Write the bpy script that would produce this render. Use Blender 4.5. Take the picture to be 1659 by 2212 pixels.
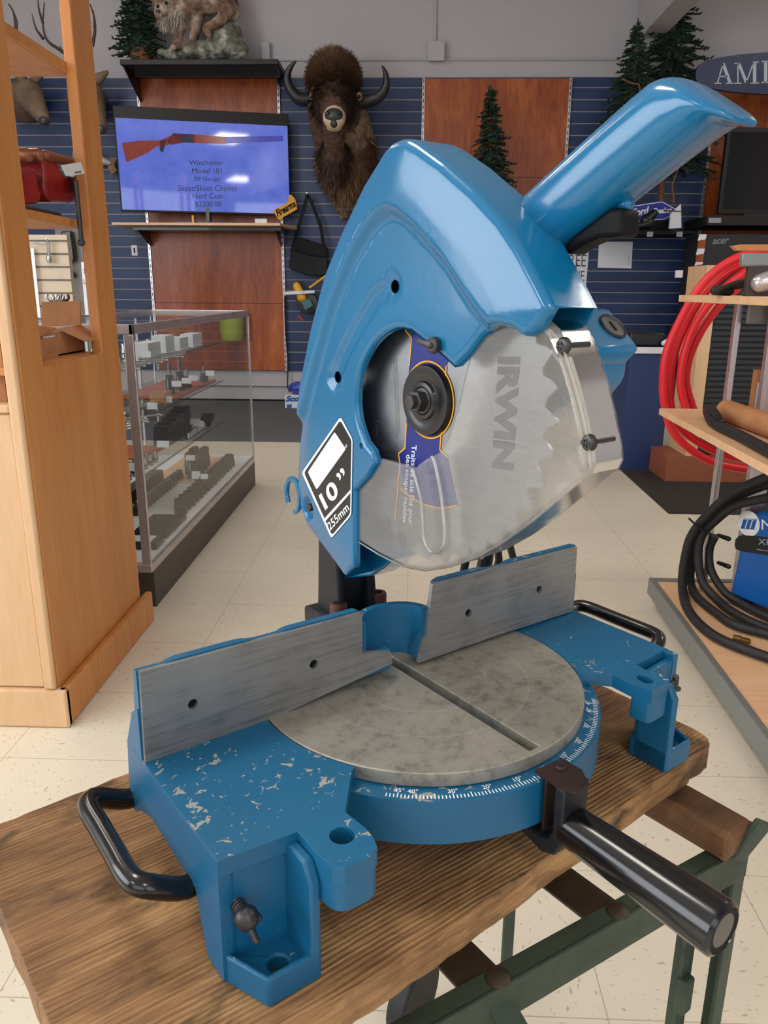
import bpy, bmesh, math, random
import numpy as np
from mathutils import Vector, Matrix, geometry, noise
random.seed(7); rng = np.random.RandomState(5)
for o_ in list(bpy.data.objects): bpy.data.objects.remove(o_)
SC = bpy.context.scene; COL = SC.collection
PI = math.pi
# ---------------------------------------------------------------- camera (calibrated from the room's parallel lines)
FPX, CXP, CYP, HC = 1674.0, 829.5, 1106.0, 1.03
def _n(v): return v/np.linalg.norm(v)
_y = _n(np.array([891-CXP, 627-CYP, FPX])); _d = _n(np.array([790-CXP, 6956-CYP, FPX])); _d = _n(_d-_y*_d.dot(_y))
RM = np.stack([np.cross(_y, -_d), _y, -_d]); CAM = np.array([0, 0, HC])
cam = bpy.data.cameras.new('camera'); cam.sensor_fit = 'HORIZONTAL'; cam.sensor_width = 36; cam.lens = FPX/1659*36
cam.clip_start = .02; cam.clip_end = 60
co = bpy.data.objects.new('camera', cam); COL.objects.link(co)
m4 = Matrix.Identity(4)
for i_ in range(3):
    m4[i_][0] = RM[i_][0]; m4[i_][1] = -RM[i_][1]; m4[i_][2] = -RM[i_][2]; m4[i_][3] = CAM[i_]
co.matrix_world = m4; SC.camera = co
# ---------------------------------------------------------------- light and exposure
SC.view_settings.view_transform = 'Standard'; SC.view_settings.look = 'None'
SC.view_settings.exposure = 0.0; SC.view_settings.gamma = 1.0; SC.view_settings.use_curve_mapping = False
w_ = bpy.data.worlds.new('shop_daylight'); SC.world = w_; w_.use_nodes = True
w_.node_tree.nodes['Background'].inputs[0].default_value = (.80, .86, 1.0, 1); w_.node_tree.nodes['Background'].inputs[1].default_value = .30
def area(name, loc, rot, sx, sy, power, col):
    l = bpy.data.lights.new(name, 'AREA'); l.shape = 'RECTANGLE'; l.size = sx; l.size_y = sy; l.energy = power; l.color = col
    o = bpy.data.objects.new(name, l); COL.objects.link(o); o.location = loc; o.rotation_euler = rot
    return o
area('side_window_daylight', (-4.6, -.3, 2.0), (math.radians(82), 0, math.radians(-72)), 3.8, 2.3, 150, (.92, .96, 1.0))
area('storefront_daylight', (-1.2, -3.6, 1.9), (math.radians(84), 0, math.radians(-10)), 3.6, 2.2, 45, (.92, .96, 1.0))
area('door_daylight', (2.2, -3.0, 1.7), (math.radians(84), 0, math.radians(20)), 1.8, 2.2, 26, (.95, .97, 1.0))
TROFFERS = [(-1.25, 1.35), (-3.0, -2.6), (3.6, 1.6), (1.05, -2.6), (2.9, -8.3), (-3.4, 3.4), (3.8, 4.8), (-2.6, 4.6)]
# ---------------------------------------------------------------- pixel rays onto real planes (used to read sizes off the photograph)
def ray(x, y): return RM @ np.array([(x-CXP)/FPX, (y-CYP)/FPX, 1.0])
def onp(x, y, p0, n):
    d = ray(x, y); return Vector(CAM + d*(np.dot(np.array(p0)-CAM, n)/np.dot(d, n)))
def az(x, y, z=0.0): d = ray(x, y); return Vector(CAM + d*((z-HC)/d[2]))
def ay(x, y, Y): d = ray(x, y); return Vector(CAM + d*(Y/d[1]))
def ax(x, y, X): d = ray(x, y); return Vector(CAM + d*(X/d[0]))
# ---------------------------------------------------------------- mesh helpers
ROOTM = {}
class MB:
    def __init__(s): s.v = []; s.f = []
    def add(s, vs, fs):
        k = len(s.v); s.v += [Vector(v) for v in vs]; s.f += [[i+k for i in f] for f in fs]; return s
    def box(s, a, b):
        x0, x1 = sorted((a[0], b[0])); y0, y1 = sorted((a[1], b[1])); z0, z1 = sorted((a[2], b[2]))
        return s.add([(x0,y0,z0),(x1,y0,z0),(x1,y1,z0),(x0,y1,z0),(x0,y0,z1),(x1,y0,z1),(x1,y1,z1),(x0,y1,z1)],
                     [(0,3,2,1),(4,5,6,7),(0,1,5,4),(1,2,6,5),(2,3,7,6),(3,0,4,7)])
    def obox(s, c, a, b, d):
        c, a, b, d = map(Vector, (c, a, b, d))
        vs = [c-a-b-d, c+a-b-d, c+a+b-d, c-a+b-d, c-a-b+d, c+a-b+d, c+a+b+d, c-a+b+d]
        fs = [(0,3,2,1),(4,5,6,7),(0,1,5,4),(1,2,6,5),(2,3,7,6),(3,0,4,7)]
        if a.cross(b).dot(d) < 0: fs = [f[::-1] for f in fs]
        return s.add(vs, fs)
    def bar(s, p, q, w, t, up=(0,0,1)):
        p, q = Vector(p), Vector(q); d = (q-p); l = d.length/2; d.normalize(); sd = d.cross(Vector(up))
        if sd.length < 1e-5: sd = d.cross(Vector((1,0,0)))
        sd.normalize(); u = sd.cross(d)
        return s.obox((p+q)/2, d*l, sd*w/2, u*t/2)
    def prism(s, pts, vec):
        pts = [Vector(p) for p in pts]; vec = Vector(vec); n = len(pts)
        nrm = Vector((0,0,0))
        for i in range(n): nrm += pts[i].cross(pts[(i+1) % n])
        if nrm.dot(vec) < 0: pts = pts[::-1]
        return s.add(pts+[p+vec for p in pts], [list(range(n))[::-1], [i+n for i in range(n)]]+[[i, (i+1) % n, (i+1) % n+n, i+n] for i in range(n)])
    def tube(s, pts, r, n=12, closed=False, cap=True):
        pts = [Vector(p) for p in pts]; m = len(pts); rr = r if isinstance(r, (list, tuple)) else [r]*m
        k = len(s.v); prev = None
        for i, p in enumerate(pts):
            a = pts[(i-1) % m] if (closed or i) else p; b = pts[(i+1) % m] if (closed or i < m-1) else p
            t = (b-a); t = t.normalized() if t.length > 1e-9 else Vector((0,0,1))
            if prev is None:
                e = Vector((0,0,1)) if abs(t.z) < .9 else Vector((1,0,0)); x = t.cross(e).normalized()
            else:
                x = prev-t*prev.dot(t); x.normalize()
            prev = x; y = t.cross(x)
            for j in range(n):
                c = 2*PI*j/n; s.v.append(p+(x*math.cos(c)+y*math.sin(c))*rr[i])
        for i in range(m if closed else m-1):
            for j in range(n):
                i2 = (i+1) % m; s.f.append([k+i*n+j, k+i*n+(j+1) % n, k+i2*n+(j+1) % n, k+i2*n+j])
        if cap and not closed:
            s.f.append([k+j for j in range(n)][::-1]); s.f.append([k+(m-1)*n+j for j in range(n)])
        return s
    def cyl(s, p, q, r, r2=None, n=24): return s.tube([p, q], [r, r if r2 is None else r2], n)
    def lathe(s, o, d, prof, n=32, cap=True):
        o = Vector(o); d = Vector(d).normalized(); pts = [o+d*h for r, h in prof]
        e = Vector((0,0,1)) if abs(d.z) < .9 else Vector((1,0,0)); x = d.cross(e).normalized(); y = d.cross(x)
        k = len(s.v); m = len(prof)
        for (r, h), p in zip(prof, pts):
            for j in range(n):
                c = 2*PI*j/n; s.v.append(p+(x*math.cos(c)+y*math.sin(c))*max(r, 1e-5))
        for i in range(m-1):
            for j in range(n): s.f.append([k+i*n+j, k+i*n+(j+1) % n, k+(i+1)*n+(j+1) % n, k+(i+1)*n+j])
        if cap: s.f.append([k+j for j in range(n)][::-1]); s.f.append([k+(m-1)*n+j for j in range(n)])
        return s
    def ball(s, c, r, n=14):
        c = Vector(c); r = Vector(r) if not isinstance(r, (int, float)) else Vector((r, r, r)); k = len(s.v); h = n//2
        for i in range(h+1):
            a = PI*i/h
            for j in range(n):
                b = 2*PI*j/n; s.v.append(c+Vector((r.x*math.sin(a)*math.cos(b), r.y*math.sin(a)*math.sin(b), r.z*math.cos(a))))
        for i in range(h):
            for j in range(n): s.f.append([k+i*n+j, k+(i+1)*n+j, k+(i+1)*n+(j+1) % n, k+i*n+(j+1) % n])
        return s
    def caps(s, p, q, r1, r2, n=14, ns=6):      # tapered capsule made of a sweep with round ends
        p, q = Vector(p), Vector(q); d = (q-p).normalized(); pts = []; rr = []
        for i in range(ns+1):
            a = PI/2*(1-i/ns); pts.append(p-d*r1*math.sin(a)); rr.append(max(r1*math.cos(a), 1e-4))
        for i in range(ns+1):
            a = PI/2*i/ns; pts.append(q+d*r2*math.sin(a)); rr.append(max(r2*math.cos(a), 1e-4))
        return s.tube(pts, rr, n)
    def build(s, name, mat, root=None, parent=None, origin=None, sharp=35, bevel=0, weld=False, flat=False, segs=2):
        me = bpy.data.meshes.new(name)
        if root is not None: M = ROOTM[root.name].inverted(); vs = [M @ v for v in s.v]
        else:
            o0 = Vector(origin) if origin is not None else Vector((0,0,0)); vs = [v-o0 for v in s.v]
        me.from_pydata([tuple(v) for v in vs], [], s.f); me.validate()
        if weld:
            b = bmesh.new(); b.from_mesh(me); bmesh.ops.remove_doubles(b, verts=b.verts, dist=1e-6); b.to_mesh(me); b.free()
        if not flat:
            me.shade_smooth(); me.set_sharp_from_angle(angle=math.radians(sharp))
        me.materials.append(mat)
        o = bpy.data.objects.new(name, me); COL.objects.link(o)
        if root is not None: o.parent = parent or root
        elif origin is not None: o.location = Vector(origin)
        if bevel:
            b = o.modifiers.new('edge', 'BEVEL'); b.width = bevel; b.segments = segs; b.limit_method = 'ANGLE'; b.angle_limit = math.radians(40); b.harden_normals = False
        return o
def thing(name, label, cat, loc, rotz=0, group=None):
    o = bpy.data.objects.new(name, None); COL.objects.link(o); o.empty_display_size = .05
    o.location = Vector(loc); o.rotation_euler = (0, 0, rotz); o['label'] = label; o['category'] = cat
    if group: o['group'] = group
    ROOTM[o.name] = Matrix.Translation(Vector(loc)) @ Matrix.Rotation(rotz, 4, 'Z')
    return o
def tag(o, label, cat, group=None):
    o['label'] = label; o['category'] = cat
    if group: o['group'] = group
    return o
def struct(o): o['kind'] = 'structure'; return o
def dup(root, loc, rotz=None, label=None, group=None):
    r = root.copy(); COL.objects.link(r); r.location = Vector(loc)
    if rotz is not None: r.rotation_euler = (0, 0, rotz)
    if label: r['label'] = label
    if group: r['group'] = group
    for ch in list(root.children):
        c = ch.copy(); COL.objects.link(c); c.parent = r
        for g in list(ch.children):
            d = g.copy(); COL.objects.link(d); d.parent = c
    return r
# ---- lettering: flat glyph meshes of Blender's own font mapped onto three corner points
def glyphs(body, bold=0.0, shear=0.0, space=1.0):
    cu = bpy.data.curves.new('lettering', 'FONT'); cu.body = body; cu.offset = bold; cu.shear = shear; cu.resolution_u = 4; cu.space_character = space
    ob = bpy.data.objects.new('lettering', cu); COL.objects.link(ob); bpy.context.view_layer.update()
    me = bpy.data.meshes.new_from_object(ob.evaluated_get(bpy.context.evaluated_depsgraph_get()))
    vs = np.array([v.co[:2] for v in me.vertices]); fs = [list(p.vertices) for p in me.polygons]
    bpy.data.objects.remove(ob); bpy.data.curves.remove(cu); bpy.data.meshes.remove(me)
    lo, hi = vs.min(0), vs.max(0); return (vs-lo)/(hi-lo), fs, (hi-lo)[0]/(hi-lo)[1]
def letter(mb, body, bl, br, tl, bold=0.0, shear=0.0, space=1.0, aspect=False):
    bl, br, tl = Vector(bl), Vector(br), Vector(tl); g, fs, asp = glyphs(body, bold, shear, space); ex, ey = br-bl, tl-bl
    if aspect: ex = ex.normalized()*ey.length*asp
    fl = ex.cross(ey)
    mb.add([bl+ex*float(p[0])+ey*float(p[1]) for p in g], fs); return mb
# ---- 2-D outline tools
def dens(pts, step, closed=True):
    out = []; n = len(pts)
    for i in range(n if closed else n-1):
        a, b = np.array(pts[i], float), np.array(pts[(i+1) % n], float); k = max(1, int(np.ceil(np.linalg.norm(b-a)/step)))
        out += [a+(b-a)*j/k for j in range(k)]
    if not closed: out.append(np.array(pts[-1], float))
    return out
def spline(pts, k=6, closed=False):
    P = [np.array(p, float) for p in pts]; n = len(P); out = []
    for i in range(n if closed else n-1):
        p0 = P[(i-1) % n] if (closed or i) else P[i]; p1 = P[i]; p2 = P[(i+1) % n]; p3 = P[(i+2) % n] if (closed or i+2 < n) else p2
        for j in range(k):
            t = j/k; out.append(.5*((2*p1)+(-p0+p2)*t+(2*p0-5*p1+4*p2-p3)*t*t+(-p0+3*p1-3*p2+p3)*t**3))
    if not closed: out.append(P[-1])
    return out
def inside(P, poly):
    P = np.atleast_2d(P); poly = np.asarray(poly); x, y = P[:, 0], P[:, 1]; r = np.zeros(len(P), bool); n = len(poly); j = n-1
    for i in range(n):
        xi, yi = poly[i]; xj, yj = poly[j]
        c = ((yi > y) != (yj > y)) & (x < (xj-xi)*(y-yi)/((yj-yi) if abs(yj-yi) > 1e-12 else 1e-12)+xi); r ^= c; j = i
    return r
def pdist(P, poly, closed=True):
    P = np.atleast_2d(P); poly = np.asarray(poly); d = np.full(len(P), 1e9); n = len(poly)
    for i in range(n if closed else n-1):
        a, b = poly[i], poly[(i+1) % n]; ab = b-a; t = np.clip(((P-a)@ab)/max(ab@ab, 1e-14), 0, 1); d = np.minimum(d, np.linalg.norm(P-(a+t[:, None]*ab), axis=1))
    return d
def sstep(x, a, b): t = np.clip((x-a)/(b-a), 0, 1); return t*t*(3-2*t)
def circ(c, r, n=28, a0=0): return [np.array([c[0]+r*math.cos(a0+2*PI*i/n), c[1]+r*math.sin(a0+2*PI*i/n)]) for i in range(n)]
def cdt(loops, extra):
    vs = []; es = []
    for L in loops:
        k = len(vs); n = len(L); vs += [Vector((float(p[0]), float(p[1]))) for p in L]; es += [(k+i, k+(i+1) % n) for i in range(n)]
    vs += [Vector((float(p[0]), float(p[1]))) for p in extra]
    r = geometry.delaunay_2d_cdt(vs, es, [], 0, 1e-7)
    V = np.array([p[:] for p in r[0]]); T = [f for f in r[2]]
    c = np.array([V[list(f)].mean(0) for f in T]); k = inside(c, loops[0])
    for L in loops[1:]: k &= ~inside(c, L)
    return V, [list(f) for f, q in zip(T, k) if q]
def relief(outline, holes, to3, hfun=None, res=.0025, fillet=0.0, wall=None, depth=0.0, thick=0.0):
    """plate whose face follows hfun; to3(a,b,h) puts it in space (h grows toward the viewer)."""
    ol = dens(outline, res); hl = [dens(h, res) for h in holes]; lo = np.min(ol, 0); hi = np.max(ol, 0)
    g = np.stack(np.meshgrid(np.arange(lo[0], hi[0], res), np.arange(lo[1], hi[1], res)), -1).reshape(-1, 2)
    g[::2, 1] += res*.3; k = inside(g, ol)
    for h in hl: k &= ~inside(g, h)
    g = g[k]; d = pdist(g, np.array(ol))
    for h in hl: d = np.minimum(d, pdist(g, np.array(h)))
    g = g[d > (fillet*1.15 if fillet else res*.55)]
    if fillet:
        oa = np.array(ol); tg_ = np.roll(oa, -1, 0)-np.roll(oa, 1, 0); tg_ /= np.maximum(np.linalg.norm(tg_, axis=1, keepdims=True), 1e-9)
        nn_ = np.stack([-tg_[:, 1], tg_[:, 0]], 1); nn_ = nn_ if inside(oa[:1]+nn_[:1]*res*.5, oa)[0] else -nn_
        for f_ in (.10, .28, .52, .80, 1.08):
            q = oa+nn_*fillet*f_; ok = inside(q, oa) & (pdist(q, oa) > fillet*f_*.93)
            for h in hl: ok &= ~inside(q, h) & (pdist(q, np.array(h)) > res*.5)
            g = np.vstack([g, q[ok]])
    V, T = cdt([ol]+hl, g); h = np.zeros(len(V)) if hfun is None else hfun(V)
    if fillet:
        d = pdist(V, np.array(ol)); q = np.clip(fillet-d, 0, fillet); h = h-(fillet-np.sqrt(np.maximum(fillet*fillet-q*q, 0)))
    mb = MB(); mb.v = [to3(V[i, 0], V[i, 1], h[i]) for i in range(len(V))]; mb.f = [list(t) for t in T]
    # orient toward +h
    if T:
        a, b, c = [mb.v[i] for i in T[0]]; nn = (b-a).cross(c-a); up = to3(V[T[0][0], 0], V[T[0][0], 1], 1)-to3(V[T[0][0], 0], V[T[0][0], 1], 0)
        if nn.dot(up) < 0: mb.f = [f[::-1] for f in mb.f]
    # side walls grow from the triangulation's own open edges
    cnt = {}
    for t in mb.f:
        for a, b in ((t[0], t[1]), (t[1], t[2]), (t[2], t[0])): cnt.setdefault((min(a, b), max(a, b)), []).append((a, b))
    oe = [v[0] for v in cnt.values() if len(v) == 1]; low = {}
    for a, b in oe:
        m_ = (V[a]+V[b])/2; onh = bool(hl) and min(pdist(m_[None], np.array(h))[0] for h in hl) < 1e-4
        if onh: dep = thick or depth
        elif wall is None: dep = depth or thick
        else: dep = depth if (wall(V[a]) and wall(V[b])) else thick
        if not dep: continue
        q = []
        for i_ in (a, b):
            if (i_, dep) not in low: low[(i_, dep)] = len(mb.v); mb.v.append(to3(V[i_, 0], V[i_, 1], -dep))
            q.append(low[(i_, dep)])
        mb.f.append([b, a, q[0], q[1]])
    return mb
def slab(mb, outline, holes, to3, h0, h1, extra=()):
    """solid plate with holes between heights h0 < h1"""
    V, T = cdt([outline]+list(holes), extra); n = len(V)
    k = len(mb.v); mb.v += [to3(p[0], p[1], h1) for p in V]+[to3(p[0], p[1], h0) for p in V]
    a, b, c = [mb.v[k+i] for i in T[0]]; fl = ((b-a).cross(c-a)).dot(to3(0, 0, 1)-to3(0, 0, 0)) < 0
    for t in T:
        t = t[::-1] if fl else t; mb.f.append([k+i for i in t]); mb.f.append([k+n+i for i in t[::-1]])
    for L in [outline]+list(holes):
        idx = [int(np.argmin(((V-np.array(p))**2).sum(1))) for p in L]; m = len(idx)
        for i in range(m):
            p, q = idx[i], idx[(i+1) % m]; mb.f.append([k+p, k+n+p, k+n+q, k+q])
    return mb
def fixn(o):
    b = bmesh.new(); b.from_mesh(o.data); bmesh.ops.recalc_face_normals(b, faces=b.faces); b.to_mesh(o.data); b.free(); return o
# ---------------------------------------------------------------- materials
def lin(c): return tuple(((x/255)/12.92 if x/255 <= .04045 else ((x/255+.055)/1.055)**2.4) for x in c)+(1.0,)
class NT:
    def __init__(s, name):
        s.m = bpy.data.materials.new(name); s.m.use_nodes = True; s.t = s.m.node_tree; s.b = s.t.nodes['Principled BSDF']; s.out = s.t.nodes['Material Output']
        s.tc = None
    def n(s, t, **k):
        x = s.t.nodes.new('ShaderNode'+t)
        for a, v in k.items(): setattr(x, a, v)
        return x
    def l(s, a, b): s.t.links.new(a, b); return s
    def co(s, scale=(1,1,1), rot=(0,0,0), out='Object', loc=(0,0,0)):
        if s.tc is None: s.tc = s.n('TexCoord')
        m = s.n('Mapping'); m.inputs['Scale'].default_value = scale; m.inputs['Rotation'].default_value = rot; m.inputs['Location'].default_value = loc
        s.l(s.tc.outputs[out], m.inputs[0]); return m.outputs[0]
    def noise(s, vec, scale, detail=4, rough=.55, dist=0):
        x = s.n('TexNoise'); x.inputs['Scale'].default_value = scale; x.inputs['Detail'].default_value = detail; x.inputs['Roughness'].default_value = rough; x.inputs['Distortion'].default_value = dist
        s.l(vec, x.inputs['Vector']); return x.outputs['Fac']
    def ramp(s, fac, stops, interp='LINEAR'):
        x = s.n('ValToRGB'); x.color_ramp.interpolation = interp; e = x.color_ramp.elements
        while len(e) < len(stops): e.new(.5)
        for i, (p, c) in enumerate(stops): e[i].position = p; e[i].color = c if len(c) == 4 else lin(c)
        s.l(fac, x.inputs[0]); return x.outputs[0]
    def mix(s, fac, a, b, mode='MIX'):
        x = s.n('Mix', data_type='RGBA', blend_type=mode)
        for i, v in ((0, fac), (6, a), (7, b)):
            if hasattr(v, 'links'): s.l(v, x.inputs[i])
            else: x.inputs[i].default_value = v
        return x.outputs[2]
    def math(s, op, a, b=None):
        x = s.n('Math', operation=op)
        for i, v in enumerate((a, b)):
            if v is None: continue
            if hasattr(v, 'links'): s.l(v, x.inputs[i])
            else: x.inputs[i].default_value = v
        return x.outputs[0]
    def bump(s, h, strength, dist=.002):
        x = s.n('Bump'); x.inputs['Strength'].default_value = strength; x.inputs['Distance'].default_value = dist; s.l(h, x.inputs['Height']); s.l(x.outputs[0], s.b.inputs['Normal']); return s
    def set(s, **k):
        for a, v in k.items():
            i = s.b.inputs[a.replace('_', ' ')]
            if hasattr(v, 'links'): s.l(v, i)
            else: i.default_value = v
        return s
def plain(name, c, rough=.5, metal=0, amt=.06, scale=30, bump=0, coat=0, spec=.5, emit=0):
    t = NT(name); a = lin(c); n = t.noise(t.co(), scale)
    d = t.ramp(n, [(.3, tuple(x*(1-amt) for x in a[:3])+(1,)), (.7, tuple(min(1, x*(1+amt)) for x in a[:3])+(1,))])
    t.set(Base_Color=d, Roughness=rough, Metallic=metal, Coat_Weight=coat, Specular_IOR_Level=spec)
    if bump: t.bump(n, bump)
    if emit: t.set(Emission_Color=d, Emission_Strength=emit)
    return t.m
def paint(name, c, chips=False):
    t = NT(name); a = lin(c); v = t.co(); n = t.noise(v, 9, 3)
    base = t.ramp(n, [(.3, tuple(x*.92 for x in a[:3])+(1,)), (.7, tuple(x*1.08 for x in a[:3])+(1,))])
    r = .22
    ch = t.noise(v, 125, 5, .62, .6); big = t.noise(v, 14, 2); so = t.n('SeparateXYZ'); t.l(v, so.inputs[0]); ew = t.ramp(so.outputs['X'], [(.0, (1,1,1,1)), (.001, (0,0,0,1))]) if False else t.math('LESS_THAN', so.outputs['X'], -.2195)
    g = t.n('NewGeometry'); sx = t.n('SeparateXYZ'); t.l(g.outputs['Normal'], sx.inputs[0])
    if chips:
        k = t.math('ADD', t.math('ADD', ch, t.math('MULTIPLY', big, .36)), t.math('MULTIPLY', ew, .055))
        msk = t.ramp(k, [(.815, (0,0,0,1)), (.825, (1,1,1,1))]); up = t.ramp(sx.outputs['Z'], [(.8, (0,0,0,1)), (.9, (1,1,1,1))])
        msk = t.mix(1, msk, up, 'MULTIPLY')
        base = t.mix(msk, base, lin((150, 150, 142)))
        rr = t.mix(msk, (.42,)*3+(1,), (.65,)*3+(1,))
        sp = t.noise(v, 420, 2); dk = t.ramp(sp, [(.27, (1,1,1,1)), (.30, (0,0,0,1))]); base = t.mix(t.math('MULTIPLY', dk, .35), base, lin((120, 140, 150)))
        t.set(Roughness=rr)
    else:
        msk = t.ramp(t.math('ADD', ch, t.math('MULTIPLY', big, .3)), [(.862, (0,0,0,1)), (.87, (1,1,1,1))]); base = t.mix(t.math('MULTIPLY', msk, .5), base, lin((70, 78, 84)))
        t.set(Roughness=r)
    t.set(Base_Color=base, Coat_Weight=.0 if chips else .35, Coat_Roughness=.08)
    t.bump(t.noise(v, 160, 2), .10, .0008)
    return t.m
def metal(name, c, rough, metalness=.9, streak=(1,1,1), scale=60, dark=.35, bump=.05, big=11):
    t = NT(name); a = lin(c); v = t.co(streak); n = t.noise(v, scale, 6, .65); b = t.noise(t.co(), big, 5, .68)
    k = t.mix(.5, n, b); d = t.ramp(k, [(.36, tuple(x*(1-dark) for x in a[:3])+(1,)), (.5, a), (.66, tuple(min(1, x*1.15) for x in a[:3])+(1,))])
    t.set(Base_Color=d, Roughness=t.math('ADD', t.math('MULTIPLY', b, .25), rough-.12), Metallic=metalness); t.bump(n, bump, .001); return t.m
def wood(name, lo, mid, hi, stretch=(14, 1, 14), scale=2.2, rough=.5, bump=.05, dirt=None, rot=(0,0,0)):
    t = NT(name); v = t.co(stretch, rot); n = t.noise(v, scale, 6, .6, .8); f = t.noise(t.co(tuple(q*7 for q in stretch), rot), scale, 3)
    c = t.ramp(n, [(.3, lin(lo)), (.5, lin(mid)), (.72, lin(hi))])
    c = t.mix(.25, c, t.ramp(f, [(.35, lin(lo)), (.65, lin(hi))]))
    if dirt:
        d = t.noise(t.co((3, 5, 5), rot), 2.1, 5, .62, .5); c = t.mix(t.ramp(d, [(.48, (0,0,0,1)), (.68, (.85,.85,.85,1))]), c, lin(dirt))
    t.set(Base_Color=c, Roughness=rough)
    if bump: t.bump(t.mix(.5, n, f), bump, .003)
    return t.m
def clear(name, tint, diff, fog, rough, gloss=1.0, scr=False, tlu=.4):
    """thin clear plastic or glass: see-through, a little milky, with a Fresnel sheen"""
    t = NT(name); t.t.nodes.remove(t.b)
    tr = t.n('BsdfTransparent'); tr.inputs[0].default_value = tint
    df = t.n('BsdfDiffuse'); df.inputs[0].default_value = diff
    tl = t.n('BsdfTranslucent'); tl.inputs[0].default_value = diff
    d2 = t.n('MixShader'); d2.inputs[0].default_value = tlu; t.l(df.outputs[0], d2.inputs[1]); t.l(tl.outputs[0], d2.inputs[2])
    gl = t.n('BsdfGlossy'); gl.inputs['Roughness'].default_value = rough
    m1 = t.n('MixShader'); m2 = t.n('MixShader'); fr = t.n('Fresnel'); fr.inputs[0].default_value = 1.45
    if scr:
        v = t.co(); a = t.noise(v, 16, 5, .65, .5); b = t.noise(t.co((1, 1, 14), (.0, .35, 0)), 22, 4, .7)
        f = t.math('ADD', t.math('MULTIPLY', t.mix(.4, a, b), fog*.8), fog*.62); t.l(f, m1.inputs[0])
    else: m1.inputs[0].default_value = fog
    t.l(tr.outputs[0], m1.inputs[1]); t.l(d2.outputs[0], m1.inputs[2])
    t.l(t.math('MULTIPLY', fr.outputs[0], gloss), m2.inputs[0]); t.l(m1.outputs[0], m2.inputs[1]); t.l(gl.outputs[0], m2.inputs[2])
    t.l(m2.outputs[0], t.out.inputs[0]); return t.m
M = {}
M['blue'] = paint('blue_gloss_paint', (9, 107, 155)); M['blueworn'] = paint('blue_worn_paint', (11, 92, 132), True)
M['alu'] = metal('machined_aluminium', (146, 146, 146), .46, .6, (1, 1, 26), 14, .36, .05, 20)
M['alutable'] = metal('worn_aluminium', (156, 152, 143), .46, .5, (1, 1, 1), 110, .45, .18, 40)
M['steel'] = metal('bright_steel', (190, 190, 190), .25, .95, scale=40, dark=.15)
M['blade'] = metal('blade_steel', (165, 168, 172), .30, .95, scale=25, dark=.2)
M['zinc'] = metal('dull_zinc', (150, 150, 148), .4, .8)
M['dksteel'] = metal('dark_steel', (78, 76, 76), .42, .8, dark=.3)
M['rustdark'] = metal('dark_rusted_plate', (58, 42, 40), .5, .5, dark=.4)
M['rust'] = metal('rusty_steel', (88, 58, 50), .6, .4, dark=.4)
M['black'] = plain('black_plastic', (22, 22, 24), .33, coat=.2); M['blackm'] = plain('black_matt', (14, 14, 16), .6, spec=.2)
M['blackgloss'] = plain('black_lacquer', (12, 12, 15), .22, coat=.25)
M['castblack'] = plain('black_cast_iron', (32, 34, 40), .55, .3, .2, 200, .1)
M['rubber'] = plain('black_rubber', (30, 30, 32), .6, amt=.2, scale=60, bump=.1)
M['decalb'] = plain('black_decal', (20, 21, 24), .3); M['white'] = plain('white_print', (236, 238, 240), .4); M['decalw'] = M['white']
M['navy'] = plain('navy_print', (26, 44, 128), .3); M['yellow'] = plain('yellow_print', (236, 170, 40), .4); M['greyprint'] = plain('grey_print', (72, 74, 84), .5)
M['redprint'] = plain('red_print', (170, 72, 60), .5)
M['clear'] = clear('scratched_clear_plastic', (.96, .95, .93, 1), (.74, .72, .70, 1), .33, .14, .8, True)
M['clearrib'] = clear('clear_plastic_rib', (.97, .96, .94, 1), (.74, .70, .66, 1), .07, .10, .8, True)
M['clearyel'] = clear('yellowed_clear_plastic', (.96, .93, .82, 1), (.95, .92, .80, 1), .62, .10, 1.0, True, .7)
M['clearline'] = clear('clear_plastic_fold', (.97, .96, .92, 1), (.92, .90, .86, 1), .30, .10, 1.6)
M['glass'] = clear('display_glass', (.975, .985, .98, 1), (.6, .68, .64, 1), .008, .02, .30)
M['glassedge'] = clear('green_glass_edge', (.45, .62, .58, 1), (.3, .45, .42, 1), .4, .05, 1)
M['maple'] = wood('maple_veneer', (186, 120, 62), (200, 134, 72), (212, 148, 86), (9, 9, 1), 1.6, .42, .02)
M['maplelt'] = wood('pale_lit_maple', (214, 172, 128), (224, 184, 142), (232, 196, 156), (7, 7, 1), 1.8, .45, .02)  # on the shelf unit's front faces, the stronger light is put into this colour
M['maplew'] = wood('maple_shelf_board', (216, 170, 128), (226, 184, 144), (234, 196, 158), (1, 8, 8), 1.8, .45, .02)
M['redwood'] = wood('cherry_panel', (122, 48, 20), (158, 72, 28), (194, 108, 46), (4.2, 4.2, .9), 1.5, .35, 0)
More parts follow.
